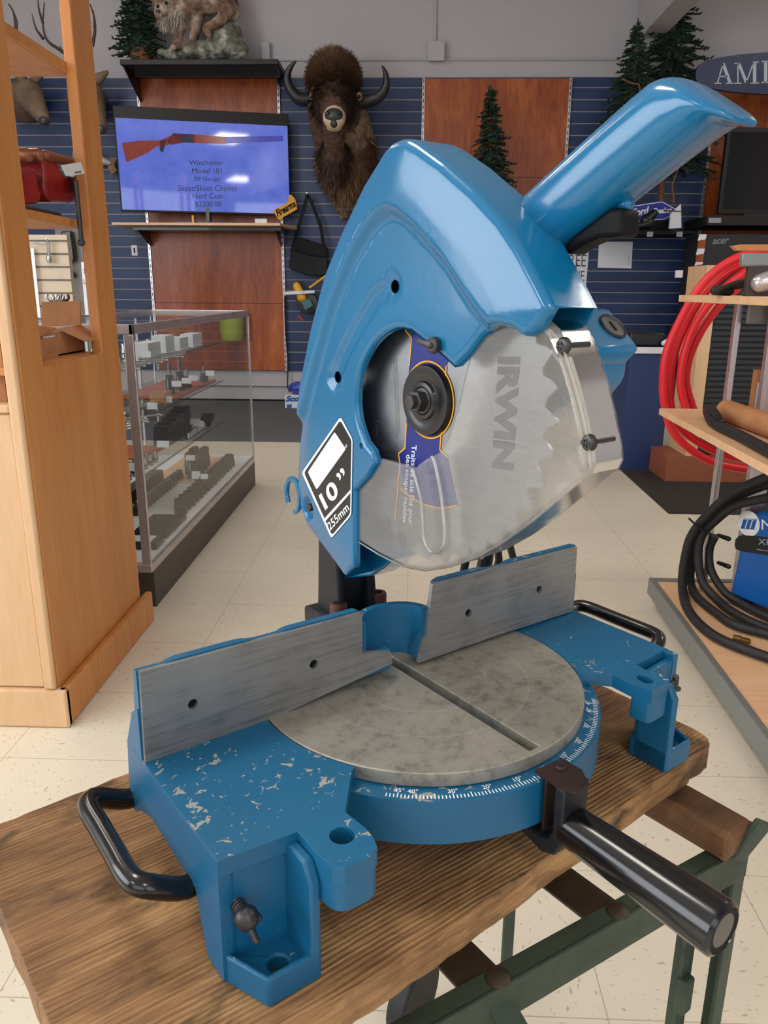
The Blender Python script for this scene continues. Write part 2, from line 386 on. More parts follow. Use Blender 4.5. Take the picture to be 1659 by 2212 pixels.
def benchm():
    t = NT('worn_bench_plank'); v = t.co((5.0, 120, 120)); n = t.noise(v, 1.5, 6, .66, .9); f = t.noise(t.co((14, 420, 420)), 1.4, 3, .6, .5); big = t.noise(t.co((4, 8, 8)), 1.5, 4, .6, .6); st = t.noise(t.co((7, 13, 13), loc=(.7, .2, 0)), 1.35, 5, .66, .7)
    c = t.ramp(n, [(.30, lin((88, 58, 35))), (.46, lin((154, 112, 70))), (.60, lin((184, 141, 94))), (.75, lin((214, 176, 130)))])
    c = t.mix(t.ramp(f, [(.40, (.75, .75, .75, 1)), (.50, (0,0,0,1))]), c, lin((78, 48, 28)))
    c = t.mix(.55, c, t.ramp(big, [(.34, lin((98, 65, 40))), (.5, lin((158, 115, 72))), (.64, lin((208, 163, 108)))]))
    c = t.mix(t.ramp(st, [(.53, (0,0,0,1)), (.66, (.86, .86, .86, 1))]), c, lin((50, 34, 22)))
    wv = t.n('TexWave', wave_type='BANDS', bands_direction='Y'); t.l(t.co((.25, 1, 1)), wv.inputs['Vector'])
    for k_, q_ in (('Scale', 78), ('Distortion', 7), ('Detail', 3), ('Detail Scale', .35), ('Detail Roughness', .6)): wv.inputs[k_].default_value = q_
    wm = t.ramp(t.noise(t.co((3, 9, 9), loc=(.3, .1, 0)), 1.6, 3), [(.36, (0,0,0,1)), (.56, (1,1,1,1))]); gr = t.mix(1, t.ramp(wv.outputs['Fac'], [(.15, (1,1,1,1)), (.55, (0,0,0,1))]), wm, 'MULTIPLY')
    c = t.mix(t.math('MULTIPLY', gr, .46), c, lin((76, 50, 30)))
    t.set(Base_Color=c, Roughness=.62); h = t.mix(.55, n, t.mix(.5, f, wv.outputs['Fac'])); t.bump(h, .9, .003); return t.m
M['bench'] = benchm()
M['beam'] = wood('old_timber', (70, 44, 24), (104, 68, 38), (140, 98, 58), (30, 3, 30), 1.6, .65, .5, (50, 34, 24))
M['greenmetal'] = metal('green_painted_steel', (60, 74, 62), .55, .2, dark=.5, scale=30)
M['greensteel'] = metal('rubbed_green_steel', (70, 60, 48), .5, .4, dark=.4)
M['screenbezel'] = plain('black_tv_bezel', (10, 11, 14), .55)
M['card'] = wood('corrugated_card', (166, 112, 72), (182, 128, 86), (194, 142, 98), (1, 1, 1), 6, .8, 0)
M['paper'] = plain('white_paper', (226, 228, 234), .7, amt=.03)
M['redpaint'] = plain('red_enamel', (150, 28, 32), .35, amt=.25, scale=14, coat=.2)
M['redhose'] = plain('red_rubber_hose', (226, 32, 44), .38, amt=.05)
M['greyplate'] = plain('grey_plate', (128, 132, 132), .4, .3)
M['silver'] = metal('anodised_aluminium', (196, 190, 192), .3, .7, dark=.08)
M['yelplastic'] = plain('yellow_plastic', (230, 166, 44), .4); M['lime'] = plain('lime_plastic', (186, 196, 60), .4)
M['trunk'] = plain('bark', (104, 74, 52), .8, amt=.3, scale=40); M['terracotta'] = plain('terracotta_pot', (120, 70, 40), .7)
M['needle'] = plain('dark_pine_needles', (36, 58, 44), .7, amt=.4, scale=8)
M['hairbrown'] = plain('brown_fur_strands', (126, 96, 70), .7, amt=.35, scale=14)
M['hairdark'] = plain('dark_fur_strands', (70, 50, 40), .7, amt=.3, scale=14)
M['furshoulder'] = plain('shoulder_fur', (128, 104, 84), .85, amt=.4, scale=18, bump=.6)
M['furbison'] = plain('bison_fur', (78, 54, 42), .85, amt=.4, scale=22, bump=.6)
M['horn'] = plain('black_horn', (30, 30, 32), .35, amt=.2)
M['antler'] = plain('dark_antler', (66, 42, 38), .5, amt=.25)
M['furdeer'] = plain('deer_fur', (112, 92, 74), .8, amt=.35, scale=7, bump=.3)
M['muzzle'] = plain('pale_muzzle', (200, 176, 146), .6, amt=.15); M['nose'] = plain('dark_nose', (50, 54, 56), .35)
M['eye'] = plain('glass_eye', (20, 16, 12), .08)
def lynxfur():
    t = NT('lynx_fur'); v = t.co(); n = t.noise(v, 7, 5, .65); m = t.noise(v, 55, 3)
    c = t.ramp(n, [(.36, lin((74, 56, 46))), (.5, lin((142, 116, 98))), (.62, lin((196, 178, 162)))]); c = t.mix(t.ramp(m, [(.55, (0,0,0,1)), (.66, (.5,.5,.5,1))]), c, lin((70, 52, 42)))
    t.set(Base_Color=c, Roughness=.85).bump(m, .6, .01); return t.m
M['lynx'] = lynxfur()
def rockm():
    t = NT('lichen_rock'); v = t.co(); n = t.noise(v, 9, 6, .7); c = t.ramp(n, [(.3, lin((60, 56, 50))), (.5, lin((118, 116, 106))), (.68, lin((206, 206, 192)))])
    t.set(Base_Color=c, Roughness=.85).bump(n, .8, .02); return t.m
M['rock'] = rockm()
def floorm():
    t = NT('speckled_vinyl_tile'); v = t.co(); P = .305
    sx = t.n('SeparateXYZ'); t.l(v, sx.inputs[0])
    def line(o, off): return t.math('COMPARE', t.math('FRACT', t.math('ADD', t.math('DIVIDE', o, P), off)), .5)
    cx = t.math('ABSOLUTE', t.math('SUBTRACT', t.math('FRACT', t.math('ADD', t.math('DIVIDE', sx.outputs[0], P), 2.0+.5)), .5))
    cy = t.math('ABSOLUTE', t.math('SUBTRACT', t.math('FRACT', t.math('ADD', t.math('DIVIDE', sx.outputs[1], P), .04+.5)), .5))
    seam = t.math('LESS_THAN', t.math('MINIMUM', cx, cy), .0035)
    ck = t.n('TexChecker'); ck.inputs['Scale'].default_value = 1/P
    mp = t.co((1, 1, 0), loc=(0, .0122, .1)); t.l(mp, ck.inputs['Vector'])
    def flecks(stretch, rot, thr, sc): return t.ramp(t.noise(t.co(stretch, rot), sc, 2, .5, .4), [(thr, (0,0,0,1)), (thr+.02, (1,1,1,1))])
    fa = flecks((1, 2.6, 1), (0,0,.3), .66, 62); fb = flecks((2.6, 1, 1), (0,0,.3), .66, 62)
    fl = t.mix(ck.outputs['Fac'], fa, fb)
    big = t.noise(v, 1.4, 4)
    c = t.ramp(big, [(.3, lin((214, 205, 187))), (.7, lin((227, 218, 202)))])
    c = t.mix(t.math('MULTIPLY', fl, .6), c, lin((146, 132, 110))); c = t.mix(t.math('MULTIPLY', seam, .55), c, lin((140, 128, 110)))
    t.set(Base_Color=c, Roughness=t.math('ADD', t.math('MULTIPLY', big, .15), .26), Specular_IOR_Level=.45); return t.m
M['floor'] = floorm()
def slatm():
    t = NT('blue_slatwall'); v = t.co(); sx = t.n('SeparateXYZ'); t.l(v, sx.inputs[0])
    f = t.math('FRACT', t.math('DIVIDE', sx.outputs[2], SLAT)); g = t.math('LESS_THAN', f, .10); g2 = t.math('LESS_THAN', t.math('ABSOLUTE', t.math('SUBTRACT', f, .13)), .035)
    n = t.noise(v, 3, 3); c = t.ramp(n, [(.3, lin((27, 47, 88))), (.7, lin((34, 56, 100)))])
    c = t.mix(g, c, lin((132, 134, 140))); c = t.mix(t.math('MULTIPLY', g2, .6), c, lin((18, 24, 48)))
    t.set(Base_Color=c, Roughness=.45).bump(t.math('SUBTRACT', 1.0, g), .4, .006); return t.m
SLAT = .0925
M['slat'] = slatm()
M['wallw'] = plain('painted_wall', (184, 180, 184), .8, amt=.02, scale=3, bump=.02)
M['ceil'] = plain('ceiling_white', (210, 208, 205), .85, amt=.02)
M['carpet'] = plain('grey_carpet', (92, 92, 96), .95, amt=.3, scale=240, bump=.3)
M['mat'] = plain('black_floor_mat', (44, 40, 36), .9, amt=.25, scale=160, bump=.3)
M['bluepanel'] = plain('navy_laminate', (36, 58, 108), .5)
def screenm():
    t = NT('lit_screen'); n = t.noise(t.co(), 9, 6, .7); c = t.ramp(n, [(.3, lin((84, 106, 214))), (.7, lin((104, 126, 234)))])
    t.set(Base_Color=(.02, .02, .03, 1), Roughness=.04, Specular_IOR_Level=.9, Emission_Color=c, Emission_Strength=.72); return t.m
M['screen'] = screenm()
def scr(name, c, e=.7):
    t = NT(name); n = t.noise(t.co(), 30); t.set(Base_Color=(.02, .02, .02, 1), Roughness=.12, Emission_Color=t.ramp(n, [(.3, lin(tuple(x*.85 for x in c))), (.7, lin(c))]), Emission_Strength=e); return t.m
M['scrdark'] = scr('screen_dark_lettering', (24, 28, 62)); M['scrwood'] = scr('screen_gunstock', (150, 52, 40)); M['scrsteel'] = scr('screen_gun_barrel', (66, 72, 190))
M['lampem'] = scr('lit_diffuser', (255, 250, 238), 14.0)
# ================================================================ ROOM
YW = 7.36
struct(MB().box((-5.5, -9.6, -.1), (5.5, YW+.1, 0)).build('floor', M['floor'], flat=True))
struct(MB().box((-5.5, YW, 0), (5.5, YW+.1, 4.0)).build('wall_back', M['wallw'], flat=True))
struct(MB().box((-5.6, -1.0, 0), (-5.5, YW, 4.0)).build('wall_left', M['wallw'], flat=True))
struct(MB().box((5.5, -1.0, 0), (5.6, YW, 4.0)).build('wall_right', M['wallw'], flat=True))
struct(MB().box((-5.6, -9.6, 4.0), (5.6, YW+.1, 4.1)).build('ceiling', M['ceil'], flat=True))
struct(MB().box((1.83, -3.9, 3.03), (2.01, YW-.02, 4.0)).build('trim_1', M['wallw'], flat=True))
struct(MB().box((1.80, YW-.10, 2.97), (2.03, YW-.001, 3.03)).build('trim_2', M['wallw'], flat=True))
struct(MB().box((-5.4, YW-.012, 0.0), (5.4, YW-.001, .022)).build('baseboard_back', M['blackm'], flat=True))
struct(MB().box((-5.4, YW-.02, .293), (5.4, YW-.001, 2.765)).build('trim_3', M['slat'], flat=True))
tag(MB().box((-5.3, 5.33, 0.0002), (.70, YW-.015, .007)).build('carpet', M['carpet'], flat=True, origin=(-2, 6.3, 0)), 'dark grey carpet strip on the tiles along the back wall', 'carpet')
for i, (x, y) in enumerate(TROFFERS):
    t = thing('ceiling_light', 'long fluorescent ceiling fixture overhead', 'ceiling light', (x, y, 3.93), 0, 'fluorescent ceiling fixtures')
    f = MB(); f.box((x-.33, y-.63, 3.93), (x-.30, y+.63, 3.999)); f.box((x+.30, y-.63, 3.93), (x+.33, y+.63, 3.999)); f.box((x-.33, y-.63, 3.93), (x+.33, y-.60, 3.999)); f.box((x-.33, y+.60, 3.93), (x+.33, y+.63, 3.999))
    for q in (-.1, .1): f.box((x+q-.006, y-.6, 3.93), (x+q+.006, y+.6, 3.95))
    for q in range(5): f.box((x-.3, y-.45+q*.225, 3.93), (x+.3, y-.44+q*.225, 3.95))
    f.build('louvre_frame', M['ceil'], t, flat=True); MB().box((x-.3, y-.6, 3.955), (x+.3, y+.6, 3.98)).build('diffuser', M['lampem'], t, flat=True)
    area('fixture_light', (x, y, 3.92), (0, 0, 0), .58, 1.18, 8 if y > 3 else 22, (1.0, .92, .80) if y > 0 else (1.0, .97, .92))
# conduits on the wall
def conduit(pts, r, label):
    o = MB().tube(pts, r, 10).build('conduit', M['wallw'], origin=pts[0]); tag(o, label, 'pipe'); return o
conduit([(-1.2, YW-.012, 2.902), (1.75, YW-.012, 2.902)], .0085, 'thin white conduit running level along the upper wall')
conduit([(.157, YW-.012, 3.025), (.150, YW-.012, 3.98)], .012, 'thin white conduit rising from the junction box')
conduit([(-1.9, YW-.014, .155), (.6, YW-.014, .155)], .010, 'low white conduit along the skirting of the back wall')
jb = thing('junction_box', 'square white junction box on the upper back wall', 'junction box', (.167, YW, 2.95)); MB().box((.102, YW-.06, 2.885), (.232, YW-.001, 3.025)).build('box_body', M['wallw'], jb, bevel=.006); MB().box((.098, YW-.066, 2.881), (.236, YW-.059, 3.029)).build('cover', M['wallw'], jb, bevel=.003)
jb = thing('junction_box', 'small white outlet box on the wall beside the lynx', 'junction box', (-1.27, YW, 2.95)); MB().box((-1.31, YW-.05, 2.89), (-1.235, YW-.001, 3.03)).build('box_body', M['wallw'], jb, bevel=.006)
# cherry panels with slotted standards
def panel(x0, x1, z0, z1, label, seams, rails):
    t = thing('wall_panel', label, 'wall panel', ((x0+x1)/2, YW-.02, z0)); zs = [z0]+seams+[z1]
    for a, b in zip(zs[:-1], zs[1:]): MB().box((x0, YW-.034, a+.002), (x1, YW-.0205, b-.002)).build('panel_board', M['redwood'], t, flat=True)
    for x in rails:
        r = MB().box((x-.011, YW-.046, z0), (x+.011, YW-.0345 if x0 < x < x1 else YW-.021, z1)).build('shelf_standard', M['silver'], t, flat=True)
        s = MB()
        n = int((z1-z0)/.05)
        for i in range(n): s.box((x-.003, YW-.0470, z0+.02+i*.05), (x+.003, YW-.0458, z0+.045+i*.05))
        s.build('slots', M['blackm'], t, r, flat=True)
panel(-2.395, -1.165, .296, 2.762, 'cherry wood wall panel behind the lit television', [.905], [-2.385, -1.172])
panel(.075, 1.305, .75, 2.755, 'cherry wood wall panel behind the lone pine tree', [1.98], [.067, 1.305])
panel(2.515, 3.75, .75, 2.755, 'cherry wood wall panel behind the black television', [1.98], [2.515])
# navy counter on the right
t = thing('counter', 'low navy counter with a white top strip', 'counter', (1.25, 4.9, 0))
MB().box((1.26, 4.59, 0), (1.50, 5.3, .692)).build('counter_body', M['bluepanel'], t, flat=True); MB().box((1.25, 4.577, .692), (1.50, 5.32, .724)).build('counter_top', M['bluepanel'], t, flat=True); MB().box((1.25, 4.570, .690), (1.50, 4.5765, .726)).build('counter_edge', M['paper'], t, flat=True)
tag(MB().box((1.27, 4.66, .7245), (1.47, 5.1, .80)).build('flat_case', M['black'], origin=(1.3, 4.9, .7245), bevel=.01), 'flat black case lying on the navy counter', 'case')
tag(MB().caps((1.455, 4.62, .745), (1.505, 4.62, .765), .016, .024).build('cloth', M['paper'], origin=(1.46, 4.62, .7245)), 'crumpled white cloth at the end of the navy counter', 'cloth')
o = MB().prism([az(1342, 1017), az(1445, 1110), az(1446, 1111)+Vector((1.6, 0, 0)), az(1342, 1017)+Vector((1.5, 0, 0))], (0, 0, .008)).build('floor_mat', M['mat'], flat=True, origin=(1.6, 4, 0)); tag(o, 'black rubber mat on the floor before the navy counter', 'mat')
# ================================================================ MITER SAW (u along the fence, v toward the operator, w up from the turntable)
SA = math.radians(38.6); SU = Vector((math.cos(SA), math.sin(SA), 0)); SV = Vector((math.sin(SA), -math.cos(SA), 0)); SZ = Vector((0, 0, 1))
TBL = HC-.3175; SO = az(895, 1469, TBL)+SU*.006; BENCH = TBL-.09
def P(u, v, w): return SO+SU*u+SV*v+SZ*w
def loc(p): d = Vector(p)-SO; return d.dot(SU), d.dot(SV), d.z
def su(x, y, u): q = loc(onp(x, y, SO+SU*u, SU)); return np.array([q[1], q[2]])      # pixel -> (v,w) on a plane of constant u
def sv(x, y, v): q = loc(onp(x, y, SO+SV*v, SV)); return np.array([q[0], q[2]])      # pixel -> (u,w)
def sw(x, y, w=0.0): q = loc(az(x, y, TBL+w)); return np.array([q[0], q[1]])         # pixel -> (u,v)
saw = thing('miter_saw', 'blue ten inch miter saw standing on the worn wooden workbench', 'miter saw', P(0, 0, -.09), SA)
def sb(mb, name, mat, parent=None, **k): return mb.build(name, mat, saw, parent, **k)
topo = lambda a, b, h: P(a, b, h)
RT = .1364
def arcp(r, a0, a1, n=40): return [np.array([r*math.sin(a0+(a1-a0)*i/n), r*math.cos(a0+(a1-a0)*i/n)]) for i in range(n+1)]   # angle from +v toward +u
D = math.radians
def rnd(pts, r=5):
    out = []; n = len(pts)
    for i in range(n):
        p = np.array(pts[i], float); a = np.array(pts[i-1], float); b = np.array(pts[(i+1) % n], float)
        la, lb_ = np.linalg.norm(a-p), np.linalg.norm(b-p); ea, eb = (a-p)/la, (b-p)/lb_; ra, rb = min(r, la*.45), min(r, lb_*.45)
        for t in (0, .25, .5, .75, 1): out.append((p+ea*ra)*(1-t)**2+2*p*t*(1-t)+(p+eb*rb)*t*t)
    return [tuple(q) for q in out]
# ---- base casting
base = MB()
rg = RT+.0012
def angof(p): return math.atan2(p[0], p[1])
FV = -.0165                                                    # fence face
aL0 = math.atan2(-math.sqrt(rg*rg-FV*FV), FV)                  # left fence end of turntable edge
pl = [(-.2335, FV-.022), (-.2335, .1021), (-.1831, .1072), (-.1836, .1335), (-.1822, .1445), (-.1770, .1498), (-.1600, .1510), (-.1520, .1470), (-.1490, .1390), (-.1478, .1290), (-.1495, .1090), (-.1222, .0760)]
a1 = angof(pl[-1])
pl = pl[:2]+rnd(pl[2:11]+[pl[11]], .0035)[8:-5]+[pl[-1]] if False else pl
pl += [tuple(q) for q in arcp(rg, a1, aL0-2*PI if aL0 > a1 else aL0, 26)] + [(-.132, FV-.022)]
hl = circ((-.1632, .1262), .0078, 26)
slab(base, [np.array(p) for p in pl], [hl], topo, -.012, 0)
lugL = [(-.1825, .118), (-.1836, .1335), (-.1822, .1445), (-.1770, .1498), (-.1600, .1510), (-.1520, .1470), (-.1490, .1390), (-.1478, .1290), (-.150, .112)]
slab(base, [np.array(p) for p in rnd(lugL, .004)], [hl], topo, -.031, -.0115)
pr = [(.2215, FV-.022), (.2215, .0905), (.1714, .0928), (.1692, .106), (.1735, .1165), (.1712, .1262), (.1660, .1292), (.1420, .1302), (.1384, .112), (.1392, .0925), (.1285, .0800), (.1150, .0740)]
a2 = angof(pr[-1]); aR0 = math.atan2(math.sqrt(rg*rg-FV*FV), FV)
pr += [tuple(q) for q in arcp(rg, a2, aR0, 26)] + [(.132, FV-.022)]
hr = [np.array([.1543+.0052*math.cos(2*PI*i/26)-.0022*math.sin(2*PI*i/26), .1142+.0024*math.cos(2*PI*i/26)+.0075*math.sin(2*PI*i/26)]) for i in range(26)]
slab(base, [np.array(p) for p in pr], [hr], topo, -.012, 0)
lugR = [(.1700, .108), (.1735, .1165), (.1712, .1262), (.1660, .1292), (.1420, .1302), (.1384, .112)]
slab(base, [np.array(p) for p in rnd(lugR, .004)], [hr], topo, -.031, -.0115)
# skirts and legs (mirrored), pocket foot with a bolt hole
for sgn, ue, un in ((-1, -.2335, -.1831), (1, .2215, .1714)):
    s = lambda x: ue-sgn*x        # x metres in from the wing's end
    base.prism([P(ue+sgn*.0003, FV-.022, -.0006), P(ue+sgn*.0003, .1018, -.0006), P(ue+sgn*.0003, .1018, -.088), P(ue+sgn*.0003, .078, -.088), P(ue+sgn*.0003, .064, -.046), P(ue+sgn*.0003, -.010, -.040), P(ue+sgn*.0003, FV-.022, -.05)], SU*(-sgn*.007))
    base.prism([P(ue+sgn*.0001, a, b) for a, b in ((-.0205, .0405), (-.0332, .0325), (-.0504, .0006), (-.0555, -.037), (-.0590, -.058), (-.0440, -.0560), (-.0300, -.042), (-.0205, -.036))], SU*(-sgn*.016))
    lg_ = MB()
    lg_.prism([P(ue, .0995, -.006), P(un, .104, -.006), P(un, .104, -.0895), P(ue, .0995, -.0895)], SV*-.007)
    lg_.prism([P(un, .098, -.006), P(un, .126, -.006), P(un, .1335, -.018), P(un, .1330, -.0898), P(un, .098, -.0898)], SU*(sgn*.0075))
    lg_.prism([P(ue, .080, -.012), P(ue, .1012, -.006), P(ue, .1012, -.0898), P(ue, .080, -.0898)], SU*(-sgn*.010))
    ft = [(ue, .088), (ue, .0985), (ue-sgn*.0135, .1328), (un, .1328), (un, .094)]
    ins = [(ue-sgn*.0045, .097), (ue-sgn*.0045, .0990), (ue-sgn*.0160, .1285), (un+sgn*.004, .1285), (un+sgn*.004, .097)]
    ft = [np.array(p) for p in ft]; ins = [np.array(p) for p in ins]
    fh = circ(((ue+un)/2-sgn*.003, .1180), .0064, 26)
    cf_ = np.mean(ft, 0); slab(lg_, [cf_+(p-cf_)*.965 for p in ft], [fh], topo, -.0896, -.0775); slab(lg_, ft, [ins], topo, -.0899, -.0690)
    lo_ = fixn(sb(lg_, 'leg', M['blueworn'], bevel=.0024, segs=3))
# curved rear wall that bridges the fence halves, and hub body under the turntable
cw = [sv(x, 1320, -.03) for x in (785, 920)]
RW = .036; cu = -.0125
arc_o = [(cu+RW*math.sin(a), FV-.004-RW*.8*math.cos(a)) for a in np.linspace(-PI/2, PI/2, 25)]
arc_i = [(cu+(RW-.007)*math.sin(a), FV-.004-(RW-.007)*.8*math.cos(a)) for a in np.linspace(-PI/2, PI/2, 25)]
k = len(base.v); n_ = 25
for lst, wv in ((arc_o, .007), (arc_o, .0535), (arc_i, .0535), (arc_i, .007)): base.v += [P(p[0], p[1], wv) for p in lst]
for i in range(n_-1):
    for r_ in range(4): base.f.append([k+r_*n_+i, k+r_*n_+i+1, k+((r_+1) % 4)*n_+i+1, k+((r_+1) % 4)*n_+i])
base.f.append([k+r_*n_ for r_ in range(4)]); base.f.append([k+r_*n_+n_-1 for r_ in range(4)][::-1])
base.prism([P(*p, -.046) for p in arcp(.10, 0, 2*PI*.98, 40)], SZ*.034)
base.prism([P(*p, -.089) for p in arcp(.06, 0, 2*PI*.97, 30)], SZ*.045)
base_o = fixn(sb(base, 'base_casting', M['blueworn'], bevel=.0016))
# ---- turntable with the kerf slot, front ring with the scale
ol = arcp(RT, 0, 2*PI*(1-1/120), 119); slot = [(-.0052, -.048), (.0052, -.048), (.0052, .131), (-.0052, .131)]
tt = MB(); slab(tt, ol, [[np.array(p) for p in slot]], topo, -.0105, .0006, extra=[q for r in (.03, .06, .09, .115) for q in arcp(r, .05, 6.2, 30) if abs(q[0]) > .008])
def tablem():
    m = M['alutable']; t = NT.__new__(NT); t.m = m; t.t = m.node_tree; t.b = t.t.nodes['Principled BSDF']; t.tc = None
    v = t.co((1, 1, 0)); ln = t.n('VectorMath', operation='LENGTH'); t.l(v, ln.inputs[0])
    hh = None
    for r in (.056, .0915):
        d = t.math('ABSOLUTE', t.math('SUBTRACT', ln.outputs['Value'], r)); g = t.math('LESS_THAN', d, .0011); hh = g if hh is None else t.math('ADD', hh, g)
    bc_ = t.b.inputs['Base Color']; src = bc_.links[0].from_socket; mx = t.mix(t.math('MULTIPLY', hh, .14), src, lin((205, 203, 196))); t.l(mx, bc_)
    old = t.t.nodes.get('Bump'); b2 = t.n('Bump'); b2.inputs['Strength'].default_value = .5; b2.inputs['Distance'].default_value = .0006
    t.l(hh, b2.inputs['Height']); t.l(old.outputs[0], b2.inputs['Normal']); t.l(b2.outputs[0], t.b.inputs['Normal'])
tablem()
tto = fixn(sb(tt, 'turntable', M['alutable'], bevel=.0008)); tto['label'] = 'worn aluminium turntable with kerf slot'
ring = MB(); RA0, RA1 = D(-60), D(58)
ring_in = arcp(.128, RA0, RA1, 60); ring_out = arcp(.1498, RA0, RA1, 60)
for i in range(60):
    a, b, c, d = ring_in[i], ring_in[i+1], ring_out[i+1], ring_out[i]
    k = len(ring.v)
    ring.v += [P(*a, -.0105), P(*b, -.0105), P(*c, -.0118), P(*d, -.0118), P(*a, -.046), P(*b, -.046), P(*c, -.046), P(*d, -.046)]
    ring.f += [[k, k+1, k+2, k+3], [k+3, k+2, k+6, k+7], [k+4, k+7, k+6, k+5]]
    if i == 0: ring.f.append([k, k+3, k+7, k+4])
    if i == 59: ring.f.append([k+1, k+5, k+6, k+2])
ro = fixn(sb(ring, 'scale_ring', M['blueworn'], weld=True))
sc = MB()
for d_ in range(-48, 49):
    a = D(d_); L = .0052 if d_ % 5 == 0 else .0036; wd = .00042
    e = np.array([math.sin(a), math.cos(a)]); t_ = np.array([math.cos(a), -math.sin(a)]); p0, p1 = e*.1478, e*(.1478-L)
    sc.add([P(*(p0-t_*wd), -.0113), P(*(p0+t_*wd), -.0113), P(*(p1+t_*wd), -.0112), P(*(p1-t_*wd), -.0112)], [(0, 1, 2, 3)])
for d_ in (-45, -40, -30, -20, -10, 0, 10, 20, 30, 40, 45):
    a = D(d_-(1.2 if d_ == -40 else 0)); e = np.array([math.sin(a), math.cos(a)]); t_ = np.array([math.cos(a), -math.sin(a)]); s_ = '%d°' % abs(d_); wdt = .0062 if d_ else .0044
    b0 = e*.1425-t_*wdt*.5; letter(sc, s_, P(*b0, -.0110), P(*(b0+t_*wdt*1.15), -.0110), P(*(b0-e*.0044), -.0108), bold=.012)
sb(sc, 'degree_scale', M['white'], parent=ro)
# ---- fence: machined faces on blue castings
fto = lambda a, b, h: P(a, FV+h, b)
fences = MB()
for body, holes in (([(302, 1453), (782, 1323), (783, 1410), (845, 1408), (848, 1433), (582, 1556), (560, 1561), (315, 1655)], [(417, 1521), (678, 1435)]),
                    ([(935, 1262), (1247, 1182), (1238, 1320), (1107, 1362), (1094, 1366), (905, 1432), (912, 1382), (922, 1375)], [(1012, 1324), (1165, 1273)])):
    ol = [sv(x, y, FV) for x, y in body]
    hs = [circ(sv(x, y, FV), .0038, 18) for x, y in holes]
    face = MB(); slab(face, ol, hs, fto, -.004, 0)
    fo = fixn(sb(face, 'fence', M['alu'])); fo['label'] = 'bare aluminium fence face'
    ctr = np.mean(ol, 0); lo, hi = np.min(ol, 0), np.max(ol, 0)
    top = [p for p in ol]; bk = MB()
    # blue backing: thinner at the ends, wavy top edge standing a little above the face
    us = np.linspace(lo[0], hi[0], 46); tl, tr = (ol[0], ol[1])
    kk = []
    L = hi[0]-lo[0]
    for u_ in us:
        f = (u_-lo[0])/L; t0 = tl[1]+(tr[1]-tl[1])*min(1, max(0, (u_-tl[0])/(tr[0]-tl[0])))
        bump_ = .0022*(sstep(f, .09, .13)*(1-sstep(f, .36, .42))+sstep(f, .50, .55))
        if body[0][0] < 500 and u_ > ol[1][0]: t0 = ol[3][1]-.0005
        if body[0][0] > 500 and u_ < tl[0]+.0005: t0 = .030
        kk.append((u_, float(t0+bump_*.5), .0085+.0025*float(bump_/.0022)))
    n_ = len(kk); k = len(bk.v)
    for u_, t0, th in kk: bb_ = -.002 if abs(u_) > RT+.004 else .006; t0 = max(t0, bb_+.003); bk.v += [P(u_, FV-.0035, bb_), P(u_, FV-.0035, t0), P(u_, FV-th, t0-.0005), P(u_, FV-.020, bb_)]
    for i in range(n_-1):
        for r_ in range(4): bk.f.append([k+i*4+r_, k+i*4+(r_+1) % 4, k+(i+1)*4+(r_+1) % 4, k+(i+1)*4+r_])
    bk.f += [[k, k+1, k+2, k+3], [k+(n_-1)*4+r_ for r_ in (3, 2, 1, 0)]]
    fixn(sb(bk, 'fence_backing', M['blueworn'], parent=fo, sharp=30)); fb = fo.children[0]; fb['label'] = 'blue painted fence casting'
    for h_ in holes: hm = MB(); c_ = sv(*h_, FV); hm.cyl(P(c_[0], FV-.0035, c_[1]), P(c_[0], FV-.0031, c_[1]), .0037, n=18); sb(hm, 'bolt_recess', M['blackm'], parent=fo)
# ---- carrying handles, lock screws, clamp knob
for sgn, ue in ((-1, -.2335), (1, .2215)):
    v0, v1, wz, o_ = (-.054, .056, -.050, .034) if sgn < 0 else (-.045, .064, -.028, .038)
    pts = [(ue-sgn*.006, v0), (ue+sgn*o_*.55, v0), (ue+sgn*o_*.88, v0+.004), (ue+sgn*o_, v0+.016)]+[(ue+sgn*o_, v0+.016+(v1-v0-.032)*q) for q in (.3, .7)]+[(ue+sgn*o_, v1-.016), (ue+sgn*o_*.88, v1-.004), (ue+sgn*o_*.55, v1), (ue-sgn*.006, v1)]
    if sgn < 0: wz2 = lambda t: wz+.022*math.sin(PI*min(1, max(0, t)))
    path = spline(pts, 5); hb = MB(); hb.tube([P(p[0], p[1], wz+(.014 if sgn < 0 else .018)*sstep(abs(p[0]-ue), 0, o_)) for p in path], .0076 if sgn < 0 else .0066, 16)
    sb(hb, 'carrying_handle', M['blackgloss'])
ls = MB(); c_ = sv(511, 1952, .1000); q0 = P(c_[0], .0985, c_[1])
ls.cyl(q0, q0+SV*.010, .0042, n=14)
for i in range(4): ls.lathe(q0+SV*(.0015+i*.0022), SV, [(.0042, 0), (.0048, .0006), (.0042, .0012)], 14, False)
ls.ball(q0+SV*.0150, .0074, 16); ls.caps(q0+SV*.016-SU*.001, q0+SV*.024+SU*.001-SZ*.010, .0024, .0022, 10); ls.caps(q0+SV*.015+SU*.003+SZ*.004, q0+SV*.018+SU*.006-SZ*.001, .0024, .0022, 10)
sb(ls, 'wing_screw', M['dksteel'])
ls = MB(); c_ = su(1447, 1480, .178); q0 = P(.176, c_[0], c_[1])
ls.cyl(q0, q0+SU*.010, .003, n=12); ls.caps(q0+SU*.010+SZ*.005, q0+SU*.010-SZ*.005, .0028, .0028); ls.caps(q0+SU*.008-SZ*.006, q0+SU*.016-SZ*.008, .0024, .0024)
sb(ls, 'wing_screw', M['dksteel'])
ls = MB(); c_ = su(666, 1868, -.1755); ls.cyl(P(-.1838, c_[0], c_[1]), P(-.1834, c_[0], c_[1]), .0040, n=14); sb(ls, 'threaded_hole', M['blackm'])
